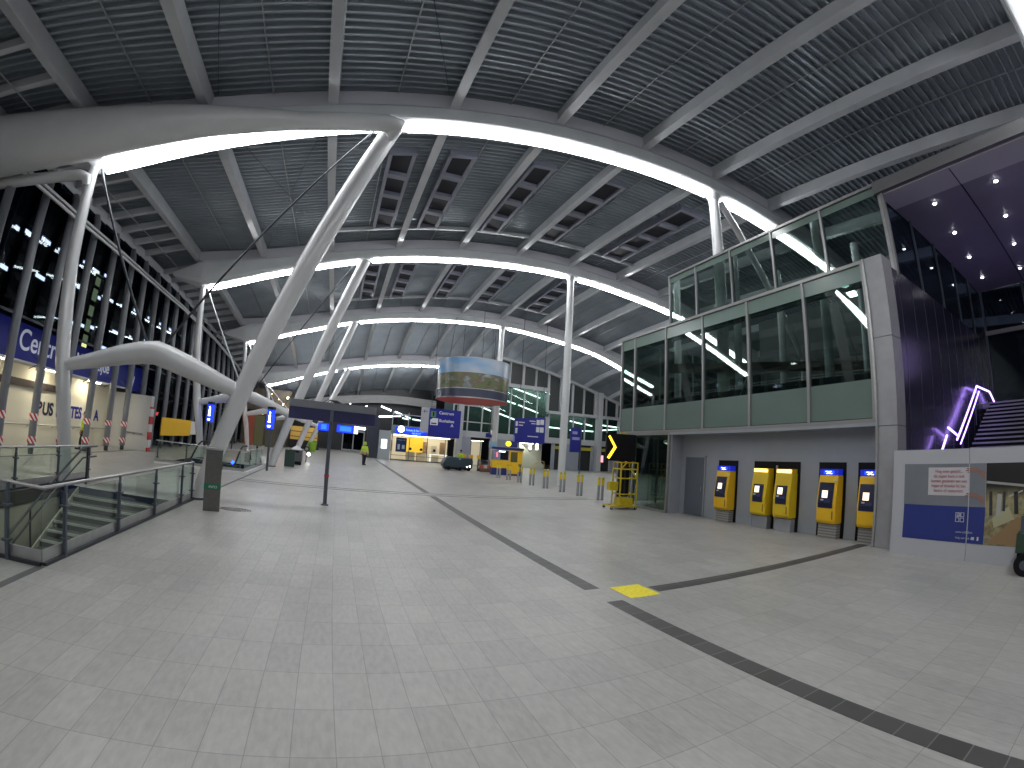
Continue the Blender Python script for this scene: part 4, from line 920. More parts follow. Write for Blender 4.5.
# ------------------------------------------------------------------ printed drum under the roof
def drum_mat():
    m = bpy.data.materials.new('panorama_print'); m.use_nodes = True; nt = m.node_tree; N = nt.nodes; L = nt.links; b = N['Principled BSDF']
    tc = N.new('ShaderNodeTexCoord'); s = N.new('ShaderNodeSeparateXYZ'); L.new(tc.outputs['Object'], s.inputs[0])
    mp = N.new('ShaderNodeMapping'); mp.inputs['Scale'].default_value = (0.55, 0.55, 1.0); L.new(tc.outputs['Object'], mp.inputs[0])
    n = N.new('ShaderNodeTexNoise'); n.inputs['Scale'].default_value = 1.6; n.inputs['Detail'].default_value = 4; L.new(mp.outputs[0], n.inputs[0])
    r = N.new('ShaderNodeValToRGB'); e = r.color_ramp.elements; L.new(n.outputs['Color'], r.inputs[0])
    e[0].position = .35; e[0].color = (0.035, 0.045, 0.02, 1); e[1].position = .68; e[1].color = (0.36, 0.34, 0.27, 1)
    x = e.new(.45); x.color = (0.10, 0.14, 0.05, 1); x = e.new(.52); x.color = (0.13, 0.08, 0.05, 1); x = e.new(.58); x.color = (0.14, 0.20, 0.20, 1)
    n2 = N.new('ShaderNodeTexNoise'); n2.inputs['Scale'].default_value = 0.6; L.new(mp.outputs[0], n2.inputs[0])
    sk = N.new('ShaderNodeValToRGB'); L.new(n2.outputs['Fac'], sk.inputs[0]); sk.color_ramp.elements[0].position = .4; sk.color_ramp.elements[1].position = .62
    sk.color_ramp.elements[0].color = (0.38, 0.43, 0.50, 1); sk.color_ramp.elements[1].color = (0.14, 0.30, 0.52, 1)
    def step(z):
        q = N.new('ShaderNodeMath'); q.operation = 'GREATER_THAN'; L.new(s.outputs[2], q.inputs[0]); q.inputs[1].default_value = z; return q.outputs[0]
    m1 = N.new('ShaderNodeMixRGB'); L.new(step(2.05), m1.inputs[0]); L.new(r.outputs[0], m1.inputs[1]); L.new(sk.outputs[0], m1.inputs[2])
    m2 = N.new('ShaderNodeMixRGB'); m2.inputs[1].default_value = (0.035, 0.04, 0.075, 1); L.new(step(.72), m2.inputs[0]); L.new(m1.outputs[0], m2.inputs[2])
    L.new(m2.outputs[0], b.inputs['Base Color']); b.inputs['Roughness'].default_value = 0.35
    b.inputs['Emission Strength'].default_value = 0.0
    return m
t = thing('printed_drum', 'large round drum with a landscape print and red underside hanging in the hall', 'drum', (10.78, 37.6, 6.05))
R_ = 3.1
MB().lathe([(R_, 0.06), (R_, 3.25)], 0, 0, 64).build('printed_band', drum_mat(), t)
MB().lathe([(R_ + .03, 0), (R_ + .03, .07)], 0, 0, 64).build('lower_rim', BRUSH, t)
MB().lathe([(R_ + .03, 3.25), (R_ + .03, 3.32)], 0, 0, 64).build('upper_rim', BRUSH, t)
MB().lathe([(R_ + .015, 0.74), (R_ + .015, .78)], 0, 0, 64).build('middle_line', BRUSH, t)
mb = MB(); mb.lathe([(R_ - .02, -.02), (R_ - .02, -.005)], 0, 0, 64); mb.build('red_underside', mat('drum_red', (0.62, 0.05, 0.03), 0.5), t)
for a in (0.5, 2.6, 4.7): MB().tube([(2.4 * math.cos(a), 2.4 * math.sin(a), 3.1), (2.0 * math.cos(a), 2.0 * math.sin(a), 7.6)], .02, 6).build('hanging_wire', DKST, t)

# ------------------------------------------------------------------ far end: wall with windows, shop, signs
FW = 51.0
LG = mat('far_wall_light', (0.42, 0.43, 0.45), 0.5)
struct('wall_far_fascia', MB().box(12.6, 40, FW, FW + .5, 3.3, 4.0), LG, 'pale fascia band over the far shop fronts', 'wall')
struct('wall_far_ledge', MB().box(24.5, 40, FW - .5, FW + .3, 6.95, 7.3).box(13.5, 24.5, FW - .5, FW + .3, 9.65, 10.1), LG, 'pale ledge under the upper far windows', 'wall')
roofz = lambda x: ztop(x) + wave(FW) + 0.0
t = thing('window_8', 'upper row of dark windows high on the far wall', 'window', kind='structure')
xsw = [17.5 + 1.75 * i for i in range(12)]
for i in range(11):
    xa, xb = xsw[i], xsw[i + 1]; za, zb = roofz(xa) - .1, roofz(xb) - .1
    mb = MB(); zl = 10.1 if xa < 24.4 else 7.3; mb.add([(xa + .1, FW + .1, zl), (xb - .1, FW + .1, zl), (xb - .1, FW + .1, zb - .1), (xa + .1, FW + .1, za - .1)], [(0, 1, 2, 3)]); mb.build('pane', mat('black_far_pane', (0.012, 0.018, 0.018), 0.45), t)
for i, x in enumerate(xsw):
    wdt = 0.16 if i % 2 else 0.3
    MB().box(x - wdt / 2, x + wdt / 2, FW - .15, FW + .25, 10.0 if x < 24.2 else 7.2, roofz(x)).build('mullion', LG, t)
mb = MB()
for i in range(11): mb.bar((xsw[i], FW, roofz(xsw[i]) - .1), (xsw[i + 1], FW, roofz(xsw[i + 1]) - .1), .5, .35)
mb.build('window_frame', LG, t)
t = thing('window_9', 'lower row of green dark windows with lamps inside on the far wall', 'window', kind='structure')
xl = [12.6 + 1.75 * i for i in range(15)]
for i in range(14):
    top = 6.95 if xl[i] >= 24.4 else 9.65
    MB().box(xl[i] + .06, xl[i + 1] - .06, FW + .1, FW + .13, 4.02, top).build('pane', glass('office_glass', (0.60, 0.70, 0.66), 0.02), t)
    MB().box(xl[i] - .07, xl[i] + .07, FW - .02, FW + .2, 4.0, top).build('mullion', LG, t)
MB().box(12.6, 17.5, FW, FW + .2, 6.9, 7.05).box(12.6, 17.5, FW, FW + .2, 5.0, 5.12).build('window_frame', LG, t)
for i, (x, zt) in enumerate(((13.3, 10.6), (17.6, 9.7), (32.0, 10.3))):
    struct('wall_far_pillar', MB().box(x - .35, x + .35, FW - .7, FW, 0, zt), LG, ['pale square pillar left of the far stairs, behind the drum', 'pale square pillar right of the shops', 'pale pillar between the far doors'][i], 'pillar')
struct('wall_far_office', MB().box(12.6, 40, 56, 56.2, 3.4, 12), mat('office_back', (0.05, 0.08, 0.07), 0.7), 'dark green back wall inside the far offices', 'wall')
struct('floor_far_office', MB().box(12.6, 40, FW + .5, 56, 3.4, 3.9), DARK, 'office floor behind the far windows', 'floor')
LB = [((19.89, 10.0), (24.1, 8.99)), ((19.28, 8.24), (20.78, 7.89)), ((21.2, 7.8), (23.95, 7.05)), ((16.04, 7.16), (17.62, 6.71)), ((18.68, 6.5), (20.93, 5.89)),
      ((25.48, 5.37), (27.23, 5.31)), ((28.65, 6.41), (30.5, 6.15)), ((30.96, 6.19), (32.07, 6.0)), ((33.02, 6.25), (36.86, 6.07)), ((28.72, 5.22), (30.71, 5.23)), ((31.02, 5.26), (32.28, 5.27)), ((33.07, 5.46), (36.86, 5.9))]
for i, ((xa, za), (xb, zb)) in enumerate(LB):
    k_ = (52.5) / 52.5
    tag(MB().bar((xa, 52.5, za), (xb, 52.5, zb), .1, .13).build('office_strip_lamp', emit('office_lamp', (0.85, 0.97, 0.95), 7)), 'white strip lamp behind the far windows, %s from the drum side' % ORD[i], 'strip lamp', 'strip lamps in the far offices')
# ground floor right of the shops
struct('wall_far_ground', MB().box(17.5, 21.1, FW + .1, FW + .3, 0, 3.3).box(25.5, 25.9, FW + .1, FW + .3, 0, 3.3).box(27.1, 29.4, FW + .1, FW + .3, 0, 3.3).box(31.4, 32.6, FW + .1, FW + .3, 0, 3.3).box(34.3, 40, FW + .1, FW + .3, 0, 3.3),
       mat('far_ground_panel', (0.26, 0.28, 0.33), 0.5), 'blue grey ground floor panels of the far wall', 'wall')
for i, (xa, xb) in enumerate(((25.9, 27.1), (29.4, 31.4), (32.6, 34.3))):
    t = thing('door_%d' % (i + 2), 'dark glazed far doorway, %s right of the lit stairs' % ORD[i], 'door', kind='structure')
    MB().box(xa, xb, FW + .35, FW + .4, 0, 3.2).build('door_leaf', DARK, t)
    MB().box(xa, xb, FW + .1, FW + .3, 2.6, 3.0).build('door_sign', mat('door_sign', (0.4, 0.36, 0.05), 0.5), t)
    MB().box(xa, xa + .08, FW + .2, FW + .34, 0, 3.2).box(xb - .08, xb, FW + .2, FW + .34, 0, 3.2).build('door_frame', LG, t)
tag(MB().box(32.9, 33.3, FW + .2, FW + .3, 1.2, 2.1).build('pink_poster', emit('pink', (1.0, 0.4, 0.45), 1.4)), 'small lit pinkish poster in a far doorway', 'poster')
# lit stairway
struct('wall_far_stair', MB().box(21.1, 25.5, FW + 3, FW + 3.2, 0, 3.3), mat('stair_wall_white', (0.8, 0.8, 0.7), 0.6), 'bright white wall of the lit far stairway', 'wall')
t = thing('far_staircase', 'pale stair flank rising inside the lit far opening', 'staircase')
mb = MB(); mb.prism([(21.3, 0.0), (25.3, 0), (25.3, .4), (22.0, 2.9), (21.3, 3.2)], 1, FW + 1.6, FW + 2.8); mb.build('flank', mat('stair_flank', (0.5, 0.52, 0.42), 0.6), t)
mb = MB(); mb.tube([(24.9, FW + .8, 0), (24.9, FW + .8, .9), (24.2, FW + .8, 1.0), (23.4, FW + .9, .3)], .05, 8); mb.build('handrail', mat('brass', (0.5, 0.35, 0.12), 0.4), t)
tag(MB().box(21.3, 23.3, FW + .9, FW + 1.4, 3.05, 3.15).build('stair_lamp', emit('stair_lamp', (1, 1, .85), 14)), 'bright ceiling lamp over the lit far stairway', 'lamp')
# shop
t = thing('ticket_shop', 'brightly lit glass-fronted ticket shop at the far end of the hall', 'shop')
SW = emit('shop_wall_glow', (1.0, 0.84, 0.6), 0.42)  # back and yellow walls glow by themselves; shop lighting put into their colour
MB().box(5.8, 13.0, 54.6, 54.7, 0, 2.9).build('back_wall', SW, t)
MB().box(7.9, 10.0, 54.4, 54.55, 0.9, 2.9).build('yellow_wall', emit('shop_yellow_glow', (1.0, 0.60, 0.04), 0.75), t)
MB().box(5.7, 13.0, FW, 55, 2.9, 3.3).build('shop_ceiling', LG, t)
MB().box(6.3, 7.5, 51.5, 51.6, 0.95, 2.55).build('blue_notice', mat('notice_blue', (0.02, 0.04, 0.16), 0.5), t)
text('notice_text', 'Reisplanner', 0.2, WHITE, t, (6.42, 51.49, 2.25), FACE_MY)
split_build(MB().box(6.5, 6.75, 51.48, 51.5, 1.2, 1.8).box(7.0, 7.3, 51.48, 51.5, 1.3, 1.75), 'notice_picture', WHITE, t)
for k, x in enumerate((8.3, 9.6, 11.2)):
    MB().box(x - .5, x + .5, 53.2, 53.8, 0, 1.0).build('counter', mat('counter', (0.6, 0.5, 0.35), 0.5), t)
    MB().ball((x, 53.6, 1.35), .17, 8).build('chair_back', BLACK, t)
for x, zt_, c_ in ((10.2, 2.3, 'shelf_a'), (11.3, 1.9, 'shelf_b'), (12.3, 2.4, 'shelf_a'), (5.95, 2.2, 'shelf_b')):
    MB().box(x - .28, x + .28, 54.2, 54.5, .9, zt_).build('display_shelf', mat(c_, (0.35, 0.22, 0.12) if c_ == 'shelf_a' else (0.55, 0.5, 0.42), .5), t)
MB().box(10.5, 12.6, 52.6, 53.4, .85, .95).box(10.6, 10.7, 52.7, 53.3, 0, .85).box(12.4, 12.5, 52.7, 53.3, 0, .85).build('table', emit('table_glow', (1, .95, .85), 0.9), t)  # table glows by itself, its brightness put into the material
MB().box(5.75, 13.0, FW + .02, FW + .04, .1, 2.85).build('front_glass', glass('shop_glass', (0.92, 0.95, 0.95), 0.0), t)
mb = MB()
for x in (5.75, 7.75, 9.8, 11.9, 13.0): mb.box(x - .035, x + .035, FW, FW + .08, 0, 2.9)
mb.box(5.7, 13, FW, FW + .08, 0, .12).box(5.7, 13, FW, FW + .08, .55, .6); mb.build('front_frame', GRST, t)
MB().box(5.6, 13, FW - .05, FW + .1, 3.0, 3.9).build('fascia', mat('shop_fascia', (0.2, 0.26, 0.27), 0.4), t)
for y in (52.2, 53.6):
    MB().box(6.2, 12.7, y, y + .2, 2.84, 2.89).build('shop_lamp', emit('shop_lamp', (1.0, 0.88, 0.65), 12), t)
t = thing('shop_sign', 'glowing blue sign with a white disc above the ticket shop', 'lit sign', (0, 50.7, 0))
MB().box(6.0, 9.6, 0, .12, 2.98, 3.75).build('panel', emit('shop_sign_blue', (0.01, 0.05, 0.75), 0.9), t)
mb = MB(); mb.tube([(6.65, -.03, 3.5), (6.65, 0, 3.5)], .36, 28); mb.build('disc', emit('disc_white', (1, 1, 1), 6), t)
text('letters', 'Tickets & Service', 0.34, emit('sign_letters_blue', (0.12, 0.25, 1.0), 4), t, (7.15, -.02, 3.35), FACE_MY, .01, sx=.85)
text('letters', 'NS & OV', 0.26, MATS['sign_letters_blue'], t, (7.9, -.02, 3.05), FACE_MY, .01)
# glass house over the shop and grey column of panels to its left
t = thing('shop_upper_glazing', 'glass-walled upper level above the ticket shop with bright slanting reflected lights behind it', 'glazing')
for i in range(4): MB().box(5.7 + 1.8 * i, 5.7 + 1.8 * i + 1.72, FW + .1, FW + .12, 3.95, 5.1).build('pane', GLB, t); MB().box(5.62 + 1.8 * i, 5.7 + 1.8 * i, FW + .12, FW + .24, 3.92, 5.4).build('mullion', LG, t)
MB().box(5.6, 12.9, FW + .05, FW + .2, 5.1, 5.2).build('top_rail', LG, t)
struct('wall_far_lobby', MB().box(4.3, 5.6, FW, FW + .4, 0, 3.2), mat('lobby_wall', (0.35, 0.38, 0.4), 0.5), 'pale lit wall strip left of the ticket shop', 'wall')
tag(MB().box(4.6, 5.2, FW - .05, FW, 1.2, 2.2).build('lit_poster', emit('poster_glow', (0.8, 0.9, 1), 3)), 'small white lit poster left of the ticket shop', 'poster')
struct('wall_far_dark', MB().box(3.0, 4.3, FW + .6, FW + .9, 0, 4.5), mat('dark_blue_wall', (0.03, 0.035, 0.06), 0.4), 'dark blue grey wall behind the walking person', 'wall')
# second shop with lit door
t = thing('small_shop', 'small warm lit shop entrance between the pillars', 'shop')
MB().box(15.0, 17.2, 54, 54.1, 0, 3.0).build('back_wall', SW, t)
MB().box(14.95, 17.25, FW + .02, FW + .04, 0, 3.0).build('front_glass', MATS['shop_glass'], t)
MB().box(14.9, 15.0, FW, FW + .1, 0, 3.1).box(16.1, 16.18, FW, FW + .1, 0, 3.1).box(17.2, 17.3, FW, FW + .1, 0, 3.1).build('front_frame', GRST, t)
MB().box(15.3, 16.9, 52.4, 52.6, 2.9, 2.95).build('shop_lamp', MATS['shop_lamp'], t)
MB().box(15.4, 15.9, 53, 53.5, 0, 1.2).build('display_stand', mat('stand_brown', (0.2, 0.1, 0.06), 0.5), t)
struct('wall_far_between', MB().box(13.0, 14.9, FW, FW + .3, 0, 3.3), mat('far_panel_violet', (0.30, 0.31, 0.37), 0.5), 'plain panels between the two shops', 'wall')

# dark glass end of the hall with the farthest arch
struct('wall_end', MB().box(-16, 40, 70.2, 70.5, 0, 14), mat('end_wall', (0.02, 0.022, 0.028), 0.3), 'dark end of the hall', 'wall')
t = thing('end_arch', 'farthest pale roof arch without lamps at the end of the hall', 'roof arch')
mb = MB(); K = 30; v = []
for i in range(K + 1):
    x = -13.5 + 27.5 * i / K; zt = interp([(-14, 4.3), (-9.3, 6.0), (-5, 7.0), (-.6, 7.95), (4, 8.6), (8.4, 8.9), (13, 8.8), (14, 8.75)], x); zb = zt - 1.15
    for a, b in ((68.5, zt), (68.3, (zt + zb) / 2), (68.5, zb), (69.3, zb), (69.5, zt)): v.append((x, a, b))
f = [(j * 5 + k, j * 5 + (k + 1) % 5, (j + 1) * 5 + (k + 1) % 5, (j + 1) * 5 + k) for j in range(K) for k in range(5)] + [(0, 1, 2, 3, 4), tuple(reversed(range(K * 5, K * 5 + 5)))]
mb.add(v, f); mb.build('girder', STEEL_L, t)
MB().box(13.0, 13.9, 68.4, 69.4, 0, 8.6).build('pillar', LG, t)
random.seed(11)
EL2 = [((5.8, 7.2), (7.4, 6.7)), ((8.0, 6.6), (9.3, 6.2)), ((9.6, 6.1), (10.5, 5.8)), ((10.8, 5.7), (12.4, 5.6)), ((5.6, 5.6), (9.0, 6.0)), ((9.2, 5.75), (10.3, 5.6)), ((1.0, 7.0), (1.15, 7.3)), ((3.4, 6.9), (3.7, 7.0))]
for i, ((xa, za), (xb, zb)) in enumerate(EL2):  # glowing bars stand in for lights reflected in the dark end glass
    tag(MB().bar((xa, 70.13, za), (xb, 70.13, zb), .1, .2).build('end_reflection', EWIN), 'small glowing bar put in for a reflected light in the dark end of the hall, %s from the left' % ORD[i], 'lamp', 'reflected lights at the dark end of the hall')
t = thing('end_door', 'pale framed glass door in the dark end of the hall', 'door')
mb = MB()
for x in (0.4, 2.0, 3.6): mb.box(x - .08, x + .08, 69.9, 70.0, 0, 3.0)
mb.box(.4, 3.6, 69.9, 70.0, 0, .25).box(.4, 3.6, 69.9, 70.0, 2.9, 3.1); mb.build('door_frame', LG, t)
MB().box(.5, 3.5, 69.94, 69.96, .25, 2.9).build('pane', GLD, t)
for xa, xb in ((0.35, 1.75), (2.1, 3.7)): MB().box(xa, xb, 69.85, 70, 3.35, 3.7).build('lamp_panel', EWIN, t)
# hanging blue displays
for i, (xa, xb, lb) in enumerate(((-1.95, -1.0, 'smaller blue departure screen below the dark sign board'), (-.35, 1.15, 'wider blue departure screen with a white end panel'))):
    t = thing('blue_display', lb, 'screen', (0, 40, 0))
    MB().box(xa, xb, 0, .15, 2.42, 3.06).build('screen', emit('display_blue', (0.01, 0.05, 1.0), 1.2), t)
    MB().box(xa + .25, xb - .25, -.01, 0, 2.55, 2.95).build('screen_text_area', emit('display_blue_bright', (0.03, 0.2, 1.0), 1.4), t)
    MB().box(xa - .04, xb + .04, .15, .22, 2.38, 3.1).build('housing', BLACK, t)
    MB().tube([((xa + xb) / 2, .1, 3.06), ((xa + xb) / 2, .1, 4.2)], .03, 8).build('hanger', DKST, t)
    if i: MB().box(xb, xb + .32, 0, .15, 2.42, 3.06).build('white_panel', emit('display_white', (1, 1, 1), 3), t)
t = thing('thin_pole', 'thin grey pole in the distance right of the sign board pole', 'pole', (-.55, 26, 0))
MB().tube([(0, 0, 0), (0, 0, 2.4)], .05, 10).build('shaft', GRST, t); MB().lathe([(.1, 0), (.1, .02)]).build('foot', GRST, t)

# large blue direction signs
SWH = mat('sign_white', (0.75, 0.75, 0.78), 0.5)
t = thing('direction_sign', 'large hanging blue sign reading Centrum and Bushaltes with a grey arrow panel', 'direction sign', (0, 45, 0), 0, 'large blue direction signs')
MB().box(8.62, 11.9, 0, .2, 2.9, 5.72).build('blue_panel', mat('sign_blue_bright', (0.012, 0.018, 0.27), 0.5), t)
MB().box(7.8, 8.6, 0, .2, 3.25, 5.75).build('grey_panel', mat('sign_grey', (0.42, 0.43, 0.47), 0.5), t)
mb = MB(); mb.bar((8.0, -.01, 5.35), (8.4, -.01, 5.35), .01, .05).bar((8.0, -.01, 5.35), (8.15, -.01, 5.5), .01, .05).bar((8.0, -.01, 5.35), (8.15, -.01, 5.2), .01, .05); mb.build('arrow', NAVY, t)
mb = MB().box(8.75, 9.3, -.01, 0, 4.85, 5.45); mb.build('green_icon', mat('icon_green', (0.12, 0.28, 0.14), 0.5), t)
mb = MB().box(8.95, 9.1, -.02, -.01, 4.95, 5.35); mb.build('icon_figure', NAVY, t)
mb = MB(); mb.prism([(8.75, 4.05), (9.55, 4.05), (9.55, 4.75), (9.0, 4.75), (8.75, 4.55)], 1, -.01, 0); mb.build('bus_icon', SWH, t)
MB().box(8.85, 9.4, -.02, -.01, 4.15, 4.28).build('icon_stripe', NAVY, t)
text('letters', 'Centrum', 0.42, SWH, t, (9.6, -.012, 5.2), FACE_MY, .005, bold=.006)
text('letters', 'Bushaltes', 0.42, SWH, t, (9.65, -.012, 4.42), FACE_MY, .005, bold=.006)
text('letters', 'A', 0.42, SWH, t, (10.9, -.012, 4.0), FACE_MY, .005, bold=.01)
for x in (8.8, 11.6): MB().tube([(x, .1, 5.7), (x, .1, ztop(x) + wave(45) + .3)], .025, 6).build('hanger', DKST, t)
t = thing('direction_sign', 'large hanging blue sign with small white pictograms before the lit far stairs', 'direction sign', (0, 40, 0), 0, 'large blue direction signs')
mb = MB(); mb.prism([(15.95, 2.85), (19.15, 2.9), (19.1, 5.5), (15.9, 5.15)], 1, 0, .2); mb.build('blue_panel', MATS['sign_blue_bright'], t)
MB().box(19.12, 19.5, 0, .2, 3.1, 5.6).build('grey_panel', MATS['sign_grey'], t)
for (xa, xb, za, zb) in ((15.98, 16.2, 4.45, 4.9), (15.98, 16.2, 3.75, 4.25), (18.15, 18.5, 4.7, 5.2), (18.55, 18.95, 4.75, 5.25), (18.15, 18.5, 4.0, 4.5), (18.55, 18.95, 4.0, 4.5)):
    MB().box(xa, xb, -.01, 0, za, zb).build('pictogram', SWH, t)
for (xa, xb, z) in ((16.3, 16.9, 4.78), (16.3, 16.75, 4.5), (17.4, 18.05, 4.98), (17.6, 18.05, 4.75), (17.3, 18.4, 3.5)): MB().box(xa, xb, -.01, 0, z, z + .09).build('text_line', SWH, t)
MB().box(15.86, 15.98, -.02, .2, 2.82, 3.5).build('lit_end', mat('sign_end', (0.3, 0.32, 0.75), 0.5), t)
for x in (16.3, 18.8): MB().tube([(x, .1, 5.2), (x, .1, ztop(x) + wave(40) + .3)], .025, 6).build('hanger', DKST, t)
for x in (17.7, 18.4): MB().box(x - .11, x + .11, .05, .15, 2.3, 2.9).build('spot_lamp', EWIN, t)
t = thing('blue_flag_sign', 'small dark blue sign box beside the tall round column', 'sign', (24.2, 42, 0))
MB().box(-1.0, .1, 0, .3, 2.3, 4.9).build('panel', SBLUE, t); MB().box(-.9, 0, -.01, 0, 3.6, 3.9).box(-.9, -.3, -.01, 0, 4.2, 4.5).build('pictogram', mat('pict_lilac', (0.3, 0.3, 0.6), .5), t)
MB().tube([(.25, .15, 0), (.25, .15, 5)], .07, 8).build('post', GRST, t)
t = thing('blue_flag_sign', 'small dark blue sign box sticking out beside the pillar behind the drum', 'sign', (15.1, 46, 0))
MB().box(0, .7, 0, .2, 3.3, 3.75).build('panel', SBLUE, t); MB().box(.5, .75, -.01, .2, 3.6, 4.1).build('lamp', WHITE, t); MB().tube([(.3, .1, 3.75), (.3, .1, ztop(15.4) + wave(46) + .3)], .03, 6).build('hanger', DKST, t)

# service booth
t = thing('service_booth', 'yellow and blue service booth with windows behind the bollards', 'booth', (13.75, 35.9, 0), math.radians(-14))
t.scale = (.86, .86, .98)
BBL = mat('booth_blue', (0.015, 0.02, 0.14), 0.45)
MB().box(-1.5, 1.4, -1, 1, 0, .6).build('base', BBL, t)
MB().box(-1.5, .1, -1, 1, .6, 1.25).build('lower_panel', YEL, t)
MB().box(-1.45, .05, -1.0, -.96, 1.25, 2.1).build('window_pane', mat('booth_window', (0.25, 0.26, 0.38), 0.15), t)
MB().box(-.75, .0, -1.02, -1.0, 1.3, 2.05).build('dark_window', BLACK, t)
MB().box(.1, 1.05, -1.04, 1, .15, 2.12).build('door', YEL, t)
MB().box(.25, .9, -1.06, -1.04, 1.15, 2.0).build('door_window', mat('booth_doorglass', (0.12, 0.10, 0.04), 0.2), t)
MB().box(1.05, 1.4, -1, 1, 1.0, 2.15).build('side_panel', YEL, t)
MB().box(-1.45, 1.35, -.9, .95, .6, 2.1).build('core', mat('booth_core', (0.14, 0.14, 0.18), 0.5), t)
MB().box(-1.6, 1.5, -1.1, 1.1, 2.15, 2.35).build('roof', BBL, t)
mb = MB(); mb.ball((0.0, -.6, 2.68), .28, 10, .8); mb.build('orange_light', emit('booth_orange', (1.0, 0.62, 0.02), 2.2), t)
MB().box(.2, .9, -.5, -.3, 2.4, 2.9).build('roof_sign', BBL, t)
MB().box(-1.9, -1.2, -1.0, -.9, 2.3, 2.75).build('display_panel', mat('booth_display', (0.2, 0.35, 0.5), 0.3), t)
MB().box(-1.15, -1.0, -1.02, -1.0, 1.5, 1.9).build('red_sticker', emit('red_sticker', (1, .25, .3), 1.0), t)
MB().box(-.9, -.3, -1.03, -1.02, 1.95, 2.02).build('inside_lamp', EWIN, t)

# sweeping machine
t = thing('sweeping_machine', 'dark blue grey ride-on sweeping machine in front of the shop', 'sweeper', (10.2, 39, 0))
SWM = mat('sweeper_body', (0.025, 0.05, 0.065), 0.4)
mb = MB(); mb.prism([(-1.25, .25), (1.35, .2), (1.4, .85), (1.3, 1.12), (-.7, 1.15), (-1.1, .95), (-1.3, .55)], 1, -.6, .6); o = mb.build('body', SWM, t)
bv = o.modifiers.new('bevel', 'BEVEL'); bv.width = .1; bv.segments = 3
MB().box(-1.1, 1.2, -.5, .5, .1, .3).build('skirt', BLACK, t)
for x in (-.8, .2, 1.0):
    for y in (-.55, .55): MB().tube([(x, y - .08, .16), (x, y + .08, .16)], .16, 14).build('wheel', BLACK, t)
MB().ball((1.1, -.62, .42), .06, 6).build('headlight', emit('headlight', (1, .95, .8), 10), t); MB().ball((.85, -.62, .35), .05, 6).build('headlight', MATS['headlight'], t)
MB().box(.1, .25, -.62, -.6, .95, 1.05).build('emblem', mat('emblem_pale', (0.3, 0.4, 0.42), .5), t)
# small trolley of goods
t = thing('goods_trolley', 'low wooden pallet trolley with small red and white goods', 'trolley', (12.9, 39, 0))
MB().box(-.6, .6, -.5, .5, .18, .32).build('deck', mat('pallet_wood', (0.22, 0.13, 0.08), 0.7), t)
split_build(MB().box(-.6, .6, -.5, -.42, 0, .18).box(-.6, .6, .42, .5, 0, .18), 'runner', MATS['pallet_wood'], t)
for x, y, c in ((-.35, 0, 'r'), (-.05, -.2, 'w'), (.3, 0, 'r')):
    MB().box(x - .14, x + .14, y - .14, y + .14, .32, .62).build('goods_box', mat('goods_' + c, (0.45, 0.1, 0.08) if c == 'r' else (0.6, 0.6, 0.6), 0.5), t)
mb = MB()
for x in (-.58, .58): mb.tube([(x, .45, .3), (x, .45, 1.0)], .03, 6)
mb.tube([(-.58, .45, 1.0), (.58, .45, 1.0)], .03, 6); mb.build('frame', GRST, t)
for i, x in enumerate((11.9, 12.6, 13.4)):
    t = thing('yellow_barrier_post', 'short yellow topped post behind the goods trolley, %s from the left' % ORD[i], 'post', (x + .4, 44, 0), 0, 'yellow topped posts behind the goods trolley')
    MB().tube([(0, 0, 0), (0, 0, 1.0)], .06, 10).build('post', GRST, t); MB().box(-.18, .18, -.05, .05, 1.0, 1.35).build('yellow_top', YEL, t)

# things beyond the struts on the left
t = thing('brown_building', 'brownish lit building block beyond the left struts', 'building', (0, 57.5, 0))
MB().box(-12.4, -6.5, 0, 6, 4.2, 6.85).build('upper_wall', mat('brown_facade', (0.10, 0.08, 0.06), 0.6, 0, .3, 1.5), t)
MB().box(-12.4, -6.7, .5, 6, 0, 4.2).build('lower_wall', mat('brown_lower', (0.06, 0.055, 0.04), 0.6, 0, .6, .9), t)
for (x, z, s_) in ((-7.4, 6.3, .25), (-7.9, 5.4, .22), (-7.3, 4.7, .3), (-8.6, 6.0, .12), (-9.6, 6.6, .1), (-8.4, 3.6, .2), (-10.5, 3.9, .15), (-7.0, 5.8, .15)):
    MB().ball((x * .93, -.12, 2.12 + (z - 2.12) * .93), s_ * .7, 6).build('warm_lamp', EWARM, t)
t = thing('traffic_lights', 'small green and red signal lamps outside behind the escalator', 'signal lamps', (0, 40, 0))
MB().ball((-10.0, 0, 2.45), .1, 6).build('green_lamp', emit('sig_green', (0.05, 1, .35), 12), t); MB().ball((-9.25, 0, 2.2), .14, 6).build('red_lamp', emit('sig_red', (1, .12, .1), 14), t)
MB().ball((-5.1, 0, 1.55), .1, 6).build('red_lamp', MATS['sig_red'], t); split_build(MB().box(-10.05, -9.95, .1, .2, 0, 2.5).box(-9.3, -9.2, .1, .2, 0, 2.3).box(-5.15, -5.05, .1, .2, 0, 1.6), 'pole', DKST, t)
for i, (x, c_) in enumerate(((-8.6, (0.20, 0.05, 0.03)), (-7.7, (0.09, 0.09, 0.04)), (-6.6, (0.07, 0.06, 0.04)), (-10.8, (0.02, 0.02, 0.08)))):
    t = thing('poster_column', ['reddish', 'olive', 'brown', 'dark blue'][i] + ' advertising panel outside behind the escalator', 'poster panel', (x, 44, 0), 0, 'panels behind the escalator')
    MB().box(-.42, .42, 0, .1, .4, 3.2).build('panel', emit('panel_%d' % i, c_, 0.4), t); MB().box(-.1, .1, 0, .1, 0, .4).build('foot', DKST, t)
t = thing('street_lamp', 'pale street lamp outside left of the brown building', 'street lamp', (-9.6, 40, 0))
